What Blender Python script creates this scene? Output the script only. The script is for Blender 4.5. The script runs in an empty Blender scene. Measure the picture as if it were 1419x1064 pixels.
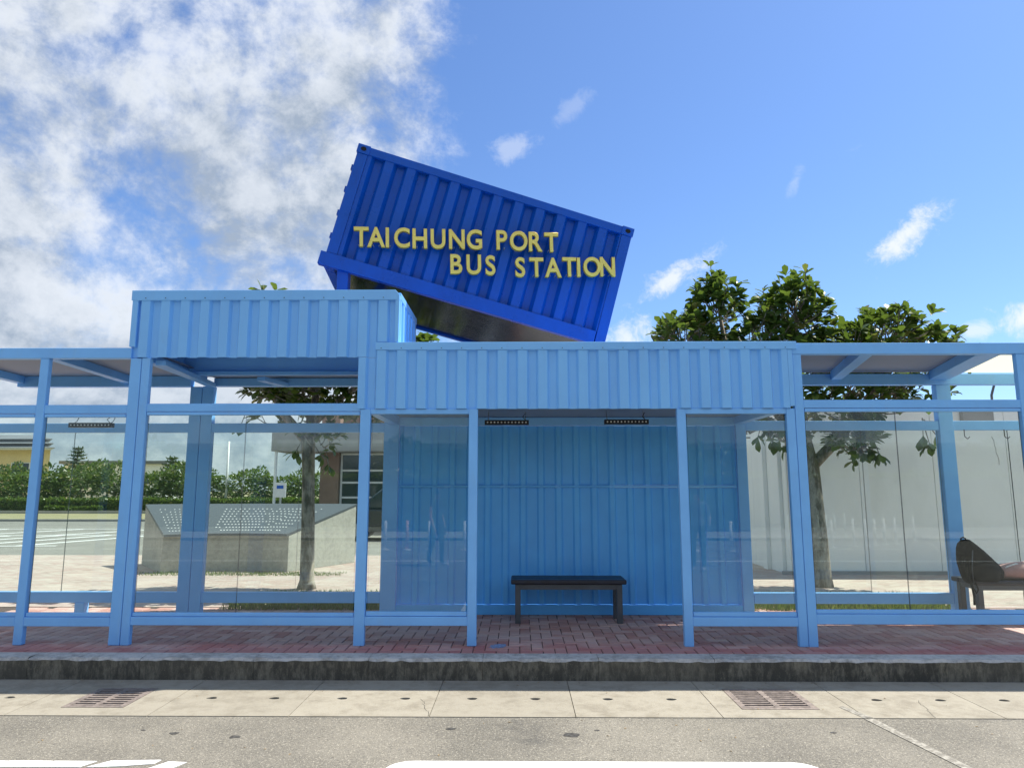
import bpy, bmesh, math, random
from mathutils import Vector, Matrix, Euler
random.seed(7)
PI = math.pi
R = math.radians
S = bpy.context.scene
COL = S.collection

# ------------------------------------------------------------------ camera
cam_d = bpy.data.cameras.new('camera')
cam_d.sensor_width = 36.0
cam_d.lens = 980.0 / 1419.0 * 36.0
cam_d.clip_start = 0.05
cam_d.clip_end = 3000
cam = bpy.data.objects.new('camera', cam_d)
COL.objects.link(cam)
cam.location = (0, 0, 1.42)
cam.rotation_euler = (R(90 + 8.53), 0, R(0.61))
S.camera = cam

# ------------------------------------------------------------------ light
SUN = Vector((0.55, 0.25, 1.0)).normalized()       # direction towards the sun
sun_elev = math.asin(SUN.z)
sun_azim = math.atan2(SUN.x, SUN.y)
world = bpy.data.worlds.new('World')
S.world = world
world.use_nodes = True
SKY_STRENGTH = 0.15
CLOUD = 3.4                                         # cloud radiance before the strength


class NT:
    """small helper round a node tree"""
    def __init__(s, tree):
        s.t = tree; s.n = tree.nodes; s.l = tree.links
    def new(s, kind, **kw):
        n = s.n.new(kind)
        for k, v in kw.items():
            setattr(n, k, v)
        return n
    def put(s, sock, v):
        if isinstance(v, bpy.types.NodeSocket):
            s.l.new(v, sock)
        else:
            sock.default_value = v
    def math(s, op, a, b=0.0, c=0.0, clamp=False):
        n = s.new('ShaderNodeMath', operation=op, use_clamp=clamp)
        s.put(n.inputs[0], a); s.put(n.inputs[1], b); s.put(n.inputs[2], c)
        return n.outputs[0]
    def vmath(s, op, a, b=(0, 0, 0), out=0):
        n = s.new('ShaderNodeVectorMath', operation=op)
        s.put(n.inputs[0], a); s.put(n.inputs[1], b)
        return n.outputs['Value'] if op in ('DOT_PRODUCT', 'LENGTH') else n.outputs[0]
    def noise(s, vec, scale, detail=4.0, rough=0.55, dist=0.0, col=False):
        n = s.new('ShaderNodeTexNoise')
        s.put(n.inputs['Vector'], vec); s.put(n.inputs['Scale'], scale)
        n.inputs['Detail'].default_value = detail
        n.inputs['Roughness'].default_value = rough
        n.inputs['Distortion'].default_value = dist
        return n.outputs['Color'] if col else n.outputs['Fac']
    def smooth(s, v, lo, hi, a=0.0, b=1.0):
        n = s.new('ShaderNodeMapRange', interpolation_type='SMOOTHSTEP')
        s.put(n.inputs['Value'], v)
        s.put(n.inputs['From Min'], lo); s.put(n.inputs['From Max'], hi)
        s.put(n.inputs['To Min'], a); s.put(n.inputs['To Max'], b)
        return n.outputs['Result']
    def mix(s, f, a, b, blend='MIX'):
        n = s.new('ShaderNodeMix', data_type='RGBA', blend_type=blend)
        s.put(n.inputs['Factor'], f)
        s.put(n.inputs[6], a if isinstance(a, bpy.types.NodeSocket) else (*a[:3], 1))
        s.put(n.inputs[7], b if isinstance(b, bpy.types.NodeSocket) else (*b[:3], 1))
        return n.outputs[2]


w = NT(world.node_tree)
w.n.clear()
w_out = w.new('ShaderNodeOutputWorld')
w_bg = w.new('ShaderNodeBackground')
w_sky = w.new('ShaderNodeTexSky', sky_type='NISHITA')
w_sky.sun_disc = False
w_sky.sun_elevation = sun_elev
w_sky.sun_rotation = sun_azim
w_sky.altitude = 0
w_sky.air_density = 1.0
w_sky.dust_density = 0.6
w_sky.ozone_density = 2.0
w_dir = w.new('ShaderNodeTexCoord').outputs['Generated']
w_xyz = w.new('ShaderNodeSeparateXYZ')
w.l.new(w_dir, w_xyz.inputs[0])
dx, dy, dz = w_xyz.outputs
# broken cumulus on the left, added unseen behind the camera for white fill, clear towards the sun
n_big = w.noise(w.vmath('MULTIPLY', w_dir, (1.0, 1.0, 1.35)), 3.6, 10.0, 0.64, 0.15)
n_off = w.vmath('ADD', w_dir, (3.1, 1.7, 0.4))
n_mid = w.noise(n_off, 9.0, 12.0, 0.66, 0.2)
side = w.smooth(w.math('ADD', w.math('MULTIPLY', dx, 0.85), w.math('MULTIPLY', dy, 0.5)), 0.20, 0.47, 0.075, -0.32)
low = w.smooth(dz, 0.08, 0.48, 0.12, 0.0)
dens = w.math('ADD', w.math('ADD', n_big, side), low)
dens = w.math('ADD', dens, w.math('MULTIPLY', w.math('SUBTRACT', n_mid, 0.5), 0.58))
cover = w.smooth(dens, 0.38, 0.68)
# small puffs
n_puff = w.noise(w_dir, 30.0, 10.0, 0.68, 0.3)
PUFFS = [((.472, .825, .31), (.641, -.562, .522), (.605, -.048, -.794), .050, .020, 1.0),
         ((.211, .935, .286), (.818, -.329, .472), (.535, .134, -.834), .075, .017, .95),
         ((-.007, .892, .452), (.955, -.129, .268), (.297, .433, -.851), .040, .016, .40),
         ((.577, .795, .190), (.775, -.598, .206), (.28, .032, -.959), .030, .024, 1.0),
         ((.067, .867, .494), (.783, -.352, .512), (.618, .353, -.703), .035, .014, .22),
         ((.351, .852, .388), (.338, -.502, .796), (.873, -.148, -.464), .022, .010, .28),
         ((.150, .966, .208), (.909, -.215, .358), (.392, .144, -.908), .040, .026, .9),
         ((.539, .822, .186), (.82, -.562, .11), (.195, .094, -.976), .022, .012, .7)]
puff = None
for c, e, g, a, b, amp in PUFFS:
    d = w.vmath('SUBTRACT', w_dir, c)
    u = w.math('DIVIDE', w.vmath('DOT_PRODUCT', d, e), a)
    v = w.math('DIVIDE', w.vmath('DOT_PRODUCT', d, g), b)
    q = w.math('ADD', w.math('MULTIPLY', u, u), w.math('MULTIPLY', v, v))
    q = w.math('SQRT', q)
    q = w.math('ADD', q, w.math('MULTIPLY', w.math('SUBTRACT', n_puff, 0.5), 3.2))
    m = w.math('MULTIPLY', w.smooth(q, 0.05, 1.15, 1.0, 0.0), amp)
    puff = m if puff is None else w.math('MAXIMUM', puff, m)
puff = w.math('MULTIPLY', puff, w.math('GREATER_THAN', dy, 0.0))
puff = w.math('MULTIPLY', puff, 0.85)
cover = w.math('MULTIPLY', cover, 0.94)
# shaded side of the clouds: denser towards the sun than here
sh = tuple(SUN * 0.055)
b_2 = w.noise(w.vmath('MULTIPLY', w.vmath('ADD', w_dir, sh), (1.0, 1.0, 1.35)), 3.6, 10.0, 0.64, 0.15)
m_2 = w.noise(w.vmath('ADD', n_off, sh), 9.0, 12.0, 0.66, 0.2)
d_1 = w.math('MULTIPLY_ADD', n_mid, 0.6, n_big)
d_2 = w.math('MULTIPLY_ADD', m_2, 0.6, b_2)
thick = w.smooth(dens, 0.52, 0.80, 0.0, 0.45)
grey = w.math('ADD', w.smooth(w.math('SUBTRACT', d_2, d_1), -0.15, 0.19), thick, clamp=True)
ccol = w.mix(grey, (0.96 * CLOUD, 1.0 * CLOUD, 1.05 * CLOUD), (0.40 * CLOUD, 0.475 * CLOUD, 0.58 * CLOUD))
sky_c = w.mix(1.0, w_sky.outputs[0], (0.385, 0.49, 0.635), 'MULTIPLY')
w.l.new(w.mix(puff, w.mix(cover, sky_c, ccol), (1.0 * CLOUD, 1.03 * CLOUD, 1.06 * CLOUD)), w_bg.inputs['Color'])
w_bg.inputs['Strength'].default_value = SKY_STRENGTH
w.l.new(w_bg.outputs[0], w_out.inputs[0])

sun_d = bpy.data.lights.new('sun', 'SUN')
sun_d.energy = 3.9
sun_d.angle = R(0.5)
sun_d.color = (1.0, 0.945, 0.85)
sun = bpy.data.objects.new('sun', sun_d)
COL.objects.link(sun)
sun.rotation_euler = SUN.to_track_quat('Z', 'Y').to_euler()
sun.location = (20, 10, 40)

S.view_settings.view_transform = 'Standard'
S.view_settings.look = 'None'
S.view_settings.gamma = 1.0
S.view_settings.use_curve_mapping = False
S.view_settings.exposure = 0.98
S.cycles.max_bounces = 10
S.cycles.transparent_max_bounces = 24
S.cycles.caustics_reflective = False
S.cycles.caustics_refractive = False
S.cycles.use_denoising = True


# ------------------------------------------------------------------ materials
def srgb(r, g, b):
    f = lambda c: c / 12.92 if c <= 0.04045 else ((c + 0.055) / 1.055) ** 2.4
    return (f(r / 255), f(g / 255), f(b / 255))


def mat(name):
    m = bpy.data.materials.new(name)
    m.use_nodes = True
    t = NT(m.node_tree)
    bsdf = t.n['Principled BSDF']
    return m, t, bsdf


def simple(name, col, rough=0.5, metal=0.0, var=0.12, scale=6.0, bump=0.0, bscale=120.0, coat=0.0, spec=0.5, dirt=None):
    """paint-like surface: base colour with soft wear and fine relief, in object space"""
    m, t, b = mat(name)
    pos = t.new('ShaderNodeNewGeometry').outputs['Position']
    n = t.noise(pos, scale, 5.0, 0.6)
    lo = tuple(c * (1 - var) for c in col); hi = tuple(min(1, c * (1 + var)) for c in col)
    c = t.mix(t.smooth(n, 0.3, 0.7), lo, hi)
    if dirt:
        dcol, amt, dsc = dirt
        st = t.new('ShaderNodeMapping'); st.inputs['Scale'].default_value = (dsc, dsc, dsc * 0.22)
        t.l.new(pos, st.inputs['Vector'])
        dn = t.noise(st.outputs[0], 1.0, 8.0, 0.66)
        c = t.mix(t.math('MULTIPLY', t.smooth(dn, 0.52, 0.78), amt), c, dcol)
    t.l.new(c, b.inputs['Base Color'])
    rn = t.math('ADD', t.math('MULTIPLY', t.math('SUBTRACT', n, 0.5), 0.25), rough, clamp=True)
    t.l.new(rn, b.inputs['Roughness'])
    b.inputs['Metallic'].default_value = metal
    b.inputs['Specular IOR Level'].default_value = spec
    if coat:
        b.inputs['Coat Weight'].default_value = coat
        b.inputs['Coat Roughness'].default_value = 0.15
    if bump:
        bp = t.new('ShaderNodeBump'); bp.inputs['Strength'].default_value = bump
        bp.inputs['Distance'].default_value = 0.004
        t.l.new(t.noise(pos, bscale, 3.0, 0.6), bp.inputs['Height'])
        t.l.new(bp.outputs[0], b.inputs['Normal'])
    return m


BLUE = (0.215, 0.53, 0.98)
M = {}
M['blue'] = simple('pale_blue_paint', BLUE, 0.42, var=0.05, scale=2.5, bump=0.05, bscale=60, dirt=((0.28, 0.48, 0.72), 0.30, 7.0))
M['blue_sheet'] = simple('pale_blue_sheet', (0.225, 0.55, 0.985), 0.36, var=0.04, scale=1.6, bump=0.06, bscale=18, dirt=((0.24, 0.46, 0.76), 0.34, 9.0))
M['blue_wall'] = simple('blue_wall_sheet', (0.12, 0.49, 0.99), 0.42, var=0.06, scale=2.0, bump=0.06, bscale=25, dirt=((0.12, 0.32, 0.62), 0.25, 4.0))
M['deep_blue'] = simple('deep_blue_paint', (0.003, 0.092, 0.48), 0.30, spec=0.32, var=0.08, scale=2.2, bump=0.08, bscale=14, dirt=((0.02, 0.06, 0.26), 0.35, 8.0))
M['under'] = simple('blue_black_gloss', (0.003, 0.006, 0.022), 0.14, spec=0.5, var=0.5, scale=3.0, bump=0.3, bscale=30, dirt=((0.01, 0.02, 0.05), 0.9, 3.0))  # near-black glossy blue of the container's underside
M['ceiling'] = simple('grey_ceiling_sheet', (0.25, 0.30, 0.37), 0.55, var=0.06, scale=3.0)
M['gold'] = simple('pale_gold_letter', (0.95, 0.72, 0.15), 0.32, metal=0.0, var=0.08, scale=9.0)
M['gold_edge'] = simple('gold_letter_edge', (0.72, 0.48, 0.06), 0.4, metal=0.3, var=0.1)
M['black'] = simple('black_plastic', (0.010, 0.010, 0.012), 0.4, var=0.2)
M['navy_board'] = simple('dark_bench_board', (0.013, 0.016, 0.030), 0.42, var=0.35, scale=14)
M['steel'] = simple('grey_bench_steel', (0.085, 0.095, 0.105), 0.45, metal=0.2, var=0.15)
M['lens'] = simple('lamp_lens', (0.75, 0.75, 0.72), 0.2)
M['zinc'] = simple('galvanised_steel', (0.33, 0.34, 0.34), 0.45, metal=0.6, var=0.2, scale=20)
M['rust'] = simple('worn_iron', (0.23, 0.19, 0.165), 0.65, metal=0.2, var=0.3, scale=25)
M['dark_hole'] = simple('recess_shade', (0.012, 0.011, 0.010), 0.9)  # near-black stands in for shade inside holes; cracks share it
M['bag'] = simple('black_backpack_cloth', (0.006, 0.006, 0.007), 0.85, spec=0.2, var=0.3, scale=30, bump=0.4, bscale=200)
M['pink'] = simple('dusty_pink_cloth', (0.40, 0.25, 0.23), 0.85, var=0.12, scale=14, bump=0.3, bscale=90)
M['white_paint'] = simple('white_paint', (0.78, 0.78, 0.76), 0.55, var=0.05)
M['cream'] = simple('cream_plaster', (0.82, 0.64, 0.33), 0.8, var=0.06, scale=0.6)
M['roof_grey'] = simple('grey_roof', (0.16, 0.17, 0.18), 0.6, var=0.15, scale=0.4)
M['concrete'] = simple('grey_concrete', (0.33, 0.32, 0.30), 0.8, var=0.12, scale=1.2)
M['dark_glass'] = simple('window_glass', (0.03, 0.05, 0.06), 0.08, var=0.2, scale=0.6, spec=0.8)
M['car'] = simple('dark_car_paint', (0.02, 0.025, 0.03), 0.2, coat=0.6, var=0.05)
M['tyre'] = simple('black_rubber', (0.015, 0.015, 0.015), 0.8)
M['plate'] = simple('dark_granite_plate', (0.075, 0.085, 0.092), 0.4, var=0.12, scale=40)
M['orange'] = simple('orange_plastic', (0.75, 0.33, 0.22), 0.5)
M['skin'] = simple('skin', (0.52, 0.31, 0.22), 0.55)
M['hair'] = simple('black_hair', (0.012, 0.010, 0.009), 0.5)
M['dark_cloth'] = simple('dark_navy_cloth', (0.014, 0.02, 0.035), 0.8, var=0.2, scale=8)
M['grey_cloth'] = simple('grey_cloth', (0.16, 0.18, 0.22), 0.85, var=0.2, scale=8)
M['warehouse'] = simple('dull_blue_cladding', (0.06, 0.075, 0.09), 0.7, var=0.15, scale=0.5)

# cream translucent roof light
m, t, b = mat('cream_roof_light')
b.inputs['Base Color'].default_value = (0.80, 0.79, 0.68, 1)
tr = t.new('ShaderNodeBsdfTranslucent'); tr.inputs[0].default_value = (0.80, 0.79, 0.68, 1)
mx = t.new('ShaderNodeMixShader'); mx.inputs[0].default_value = 0.85
t.l.new(b.outputs[0], mx.inputs[1]); t.l.new(tr.outputs[0], mx.inputs[2])
t.l.new(mx.outputs[0], t.n['Material Output'].inputs[0])
M['roof_light'] = m

# clear glazing: reflective by Fresnel, slightly green, a faint milky reflection haze mixed in as diffuse
m, t, b = mat('clear_glass')
t.n.remove(b)
tp = t.new('ShaderNodeBsdfTransparent'); tp.inputs[0].default_value = (0.955, 0.99, 0.97, 1)
gl = t.new('ShaderNodeBsdfGlossy'); gl.inputs['Roughness'].default_value = 0.0
gl.inputs[0].default_value = (0.95, 1, 0.98, 1)
df = t.new('ShaderNodeBsdfDiffuse'); df.inputs[0].default_value = (0.75, 0.8, 0.8, 1)
pos = t.new('ShaderNodeNewGeometry').outputs['Position']
haze = t.math('MULTIPLY_ADD', t.smooth(t.noise(pos, 2.2, 6, 0.6), 0.35, 0.75), 0.006, 0.002)
m1 = t.new('ShaderNodeMixShader'); m2 = t.new('ShaderNodeMixShader')
t.l.new(haze, m1.inputs[0]); t.l.new(tp.outputs[0], m1.inputs[1]); t.l.new(df.outputs[0], m1.inputs[2])
gg = t.new('ShaderNodeNewGeometry')
cosi = t.math('ABSOLUTE', t.vmath('DOT_PRODUCT', gg.outputs['Normal'], gg.outputs['Incoming']))
fres = t.math('MULTIPLY_ADD', t.math('POWER', t.math('SUBTRACT', 1.0, cosi, clamp=True), 5.0), 0.90, 0.034)   # the same from both sides of the pane
t.l.new(fres, m2.inputs[0]); t.l.new(m1.outputs[0], m2.inputs[1]); t.l.new(gl.outputs[0], m2.inputs[2])
t.l.new(m2.outputs[0], t.n['Material Output'].inputs[0])
M['glass'] = m
M['glass_edge'] = simple('glass_edge', (0.02, 0.05, 0.045), 0.3)


# asphalt
def asphalt(name, lo, hi, stain):
    m, t, b = mat(name)
    pos = t.new('ShaderNodeNewGeometry').outputs['Position']
    n1 = t.noise(pos, 1.1, 5, 0.6)
    c = t.mix(t.smooth(n1, 0.3, 0.7), lo, hi)
    vo = t.new('ShaderNodeTexVoronoi'); vo.inputs['Scale'].default_value = 140
    t.l.new(pos, vo.inputs['Vector'])
    g = t.smooth(t.noise(pos, 75, 4, 0.8), 0.53, 0.64)
    c = t.mix(t.math('MULTIPLY', g, 0.7), c, (0.50, 0.46, 0.37))
    g2 = t.smooth(t.noise(pos, 52, 5, 0.8), 0.52, 0.66)
    c = t.mix(t.math('MULTIPLY', g2, 0.7), c, (0.045, 0.042, 0.036))
    s = t.smooth(t.noise(t.vmath('ADD', pos, (4.3, 1.2, 0)), 0.75, 6, 0.62), 0.60, 0.74)
    c = t.mix(t.math('MULTIPLY', s, stain), c, (0.05, 0.05, 0.048))
    t.l.new(c, b.inputs['Base Color'])
    b.inputs['Roughness'].default_value = 0.85
    bp = t.new('ShaderNodeBump'); bp.inputs['Strength'].default_value = 0.6; bp.inputs['Distance'].default_value = 0.006
    t.l.new(t.math('ADD', vo.outputs['Distance'], t.noise(pos, 60, 3, 0.6)), bp.inputs['Height'])
    t.l.new(bp.outputs[0], b.inputs['Normal'])
    return m


M['asphalt'] = asphalt('asphalt', (0.150, 0.139, 0.114), (0.225, 0.207, 0.168), 0.75)
M['asphalt_far'] = asphalt('parking_asphalt', (0.17, 0.165, 0.15), (0.22, 0.215, 0.195), 0.2)


def rough_stone(name, base, dark, amt, lo=0.42, hi=0.62, speck=0.35, sc=7.0, grain=(0.6, 0.58, 0.52), stretch=1.0, rv=0.25):
    m, t, b = mat(name)
    pos = t.new('ShaderNodeNewGeometry').outputs['Position']
    rnd = t.new('ShaderNodeObjectInfo').outputs['Random']
    p2 = t.vmath('MULTIPLY', pos, (1, 1, stretch))
    n1 = t.math('ADD', t.math('MULTIPLY', t.noise(p2, sc, 10, 0.74), 0.7), t.math('MULTIPLY', t.noise(pos, sc * .18, 3, 0.5), 0.3))
    c = t.mix(t.math('MULTIPLY', t.smooth(n1, lo, hi), amt), base, dark)
    c = t.mix(t.math('MULTIPLY', t.math('SUBTRACT', 1.0, rnd), rv), c, tuple(x * 0.7 for x in base))
    sp = t.smooth(t.noise(pos, 110, 3, 0.7), 0.6, 0.75)
    c = t.mix(t.math('MULTIPLY', sp, speck), c, grain)
    sd = t.smooth(t.noise(pos, 85, 3, 0.7), 0.6, 0.75)
    c = t.mix(t.math('MULTIPLY', sd, speck), c, (0.06, 0.055, 0.05))
    t.l.new(c, b.inputs['Base Color'])
    b.inputs['Roughness'].default_value = 0.85
    bp = t.new('ShaderNodeBump'); bp.inputs['Strength'].default_value = 0.5; bp.inputs['Distance'].default_value = 0.006
    t.l.new(t.noise(pos, 45, 6, 0.7), bp.inputs['Height'])
    t.l.new(bp.outputs[0], b.inputs['Normal'])
    return m


M['gutter'] = rough_stone('pale_concrete', (0.335, 0.305, 0.24), (0.20, 0.175, 0.13), 0.8, lo=.42, hi=.64, speck=0.45, sc=6.0, grain=(.50,.47,.40), rv=.3)
M['kerb_top'] = rough_stone('grey_kerb_concrete', (0.56, 0.54, 0.50), (0.20, 0.19, 0.17), 0.75, speck=0.4, sc=16)
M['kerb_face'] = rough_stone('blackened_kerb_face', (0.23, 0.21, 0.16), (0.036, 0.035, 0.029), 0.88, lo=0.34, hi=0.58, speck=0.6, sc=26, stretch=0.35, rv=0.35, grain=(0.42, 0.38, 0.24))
M['pebble'] = rough_stone('washed_pebble_render', (0.43, 0.42, 0.36), (0.27, 0.265, 0.23), 0.6, speck=0.6, sc=14)
M['wall_white'] = rough_stone('whitewashed_concrete', (0.92, 0.93, 0.90), (0.66, 0.68, 0.63), 0.6, lo=0.45, hi=0.75, speck=0.06, sc=0.9, stretch=.4, rv=.06)
M['brown_brick'] = rough_stone('brown_tile', (0.27, 0.17, 0.125), (0.17, 0.11, 0.085), 0.5, sc=2.0, speck=0.2)

# paving bricks
m, t, b = mat('paving_brick')
geo = t.new('ShaderNodeNewGeometry')
pos = geo.outputs['Position']
rnd = t.math('FRACT', t.math('ADD', t.new('ShaderNodeObjectInfo').outputs['Random'], geo.outputs['Random Per Island']))
sep = t.new('ShaderNodeSeparateXYZ'); t.l.new(pos, sep.inputs[0])
c = t.mix(rnd, (0.42, 0.205, 0.165), (0.58, 0.39, 0.33))
n1 = t.noise(pos, 1.3, 5, 0.6)
c = t.mix(t.math('MULTIPLY', t.smooth(n1, 0.42, 0.66), 0.45), c, (0.50, 0.41, 0.37))       # worn pale patches
edge = t.smooth(t.math('ADD', sep.outputs[1], t.math('MULTIPLY', t.math('SUBTRACT', t.noise(pos, 1.6, 4, 0.6), 0.5), 1.6)), 6.55, 7.05, 1.0, 0.0)
c = t.mix(t.math('MULTIPLY', edge, 0.55), c, (0.38, 0.095, 0.095))                         # dark red wash along the kerb
s2 = t.smooth(t.noise(pos, 24, 5, 0.7), 0.58, 0.75)
c = t.mix(t.math('MULTIPLY', s2, 0.35), c, (0.42, 0.37, 0.35))
t.l.new(c, b.inputs['Base Color'])
b.inputs['Roughness'].default_value = 0.8
bp = t.new('ShaderNodeBump'); bp.inputs['Strength'].default_value = 0.4; bp.inputs['Distance'].default_value = 0.004
t.l.new(t.noise(pos, 60, 5, 0.7), bp.inputs['Height']); t.l.new(bp.outputs[0], b.inputs['Normal'])
M['brick'] = m
M['joint'] = simple('brick_joint_sand', (0.075, 0.055, 0.045), 0.95)

# pinkish plaza paving
m, t, b = mat('plaza_paving')
pos = t.new('ShaderNodeNewGeometry').outputs['Position']
bt = t.new('ShaderNodeTexBrick')
bt.inputs['Scale'].default_value = 1.0
bt.inputs['Brick Width'].default_value = 0.2; bt.inputs['Row Height'].default_value = 0.1
bt.inputs['Mortar Size'].default_value = 0.008
bt.inputs['Color1'].default_value = (0.38, 0.255, 0.225, 1); bt.inputs['Color2'].default_value = (0.46, 0.39, 0.34, 1)
bt.inputs['Mortar'].default_value = (0.28, 0.24, 0.20, 1)
t.l.new(pos, bt.inputs['Vector'])
c = t.mix(t.math('MULTIPLY', t.smooth(t.noise(pos, 0.9, 6, 0.65), 0.42, 0.66), 0.5), bt.outputs['Color'], (0.52, 0.44, 0.38))
c = t.mix(t.math('MULTIPLY', t.smooth(t.noise(t.vmath('ADD', pos, (7, 3, 0)), 1.7, 6, 0.65), 0.55, 0.72), 0.7), c, (0.22, 0.135, 0.115))  # dark patches: shadows on the paving put into its colour
t.l.new(c, b.inputs['Base Color']); b.inputs['Roughness'].default_value = 0.85
M['plaza'] = m

# earth / dry grass
M['earth'] = rough_stone('dry_grass_ground', (0.26, 0.24, 0.12), (0.36, 0.31, 0.19), 0.8, sc=0.6, speck=0.3)


def leaf_mat(name, dark, light, trans=0.35):
    m, t, b = mat(name)
    geo = t.new('ShaderNodeNewGeometry')
    rnd = t.math('FRACT', t.math('ADD', t.new('ShaderNodeObjectInfo').outputs['Random'], geo.outputs['Random Per Island']))
    c = t.mix(rnd, dark, light)
    old = t.math('GREATER_THAN', t.math('FRACT', t.math('MULTIPLY', rnd, 17.3)), 0.95)
    c = t.mix(t.math('MULTIPLY', old, 0.6), c, (0.30, 0.24, 0.06))
    t.l.new(c, b.inputs['Base Color'])
    b.inputs['Roughness'].default_value = 0.36
    tr = t.new('ShaderNodeBsdfTranslucent')
    t.l.new(t.mix(0.5, c, (0.20, 0.30, 0.03)), tr.inputs[0])
    mx = t.new('ShaderNodeMixShader'); mx.inputs[0].default_value = trans
    t.l.new(b.outputs[0], mx.inputs[1]); t.l.new(tr.outputs[0], mx.inputs[2])
    t.l.new(mx.outputs[0], t.n['Material Output'].inputs[0])
    return m


M['leaf'] = leaf_mat('broad_leaf', (0.035, 0.075, 0.014), (0.12, 0.18, 0.034))
M['leaf_far'] = leaf_mat('far_leaf', (0.045, 0.085, 0.025), (0.11, 0.17, 0.05))
M['leaf_hedge'] = leaf_mat('hedge_leaf', (0.05, 0.095, 0.018), (0.13, 0.20, 0.04))
M['leaf_pine'] = leaf_mat('pine_needle', (0.03, 0.06, 0.03), (0.06, 0.10, 0.045), 0.15)
M['grass'] = leaf_mat('grass_blade', (0.07, 0.12, 0.025), (0.20, 0.26, 0.07), 0.35)

m, t, b = mat('mottled_bark')
pos = t.new('ShaderNodeNewGeometry').outputs['Position']
mp = t.new('ShaderNodeMapping'); mp.inputs['Scale'].default_value = (9, 9, 3.5); t.l.new(pos, mp.inputs[0])
n1 = t.noise(mp.outputs[0], 1.0, 7, 0.65)
c = t.mix(t.smooth(n1, 0.38, 0.62), (0.11, 0.09, 0.065), (0.40, 0.35, 0.28))
t.l.new(c, b.inputs['Base Color']); b.inputs['Roughness'].default_value = 0.9
bp = t.new('ShaderNodeBump'); bp.inputs['Strength'].default_value = 0.7; bp.inputs['Distance'].default_value = 0.02
t.l.new(n1, bp.inputs['Height']); t.l.new(bp.outputs[0], b.inputs['Normal'])
M['bark'] = m

# road paint, worn through in places
m, t, b = mat('road_paint')
pos = t.new('ShaderNodeNewGeometry').outputs['Position']
n1 = t.smooth(t.noise(pos, 26, 7, 0.72), 0.60, 0.68)
c = t.mix(t.math('MULTIPLY', n1, 0.8), (0.78, 0.78, 0.75), (0.22, 0.21, 0.19))
t.l.new(c, b.inputs['Base Color']); b.inputs['Roughness'].default_value = 0.7
M['road_paint'] = m
m, t, b = mat('faded_road_paint')
pos = t.new('ShaderNodeNewGeometry').outputs['Position']
n1 = t.smooth(t.noise(pos, 22, 7, 0.75), 0.40, 0.56)
c = t.mix(n1, (0.38, 0.36, 0.305), (0.19, 0.175, 0.145))
t.l.new(c, b.inputs['Base Color']); b.inputs['Roughness'].default_value = 0.8
M['faded_paint'] = m


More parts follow.
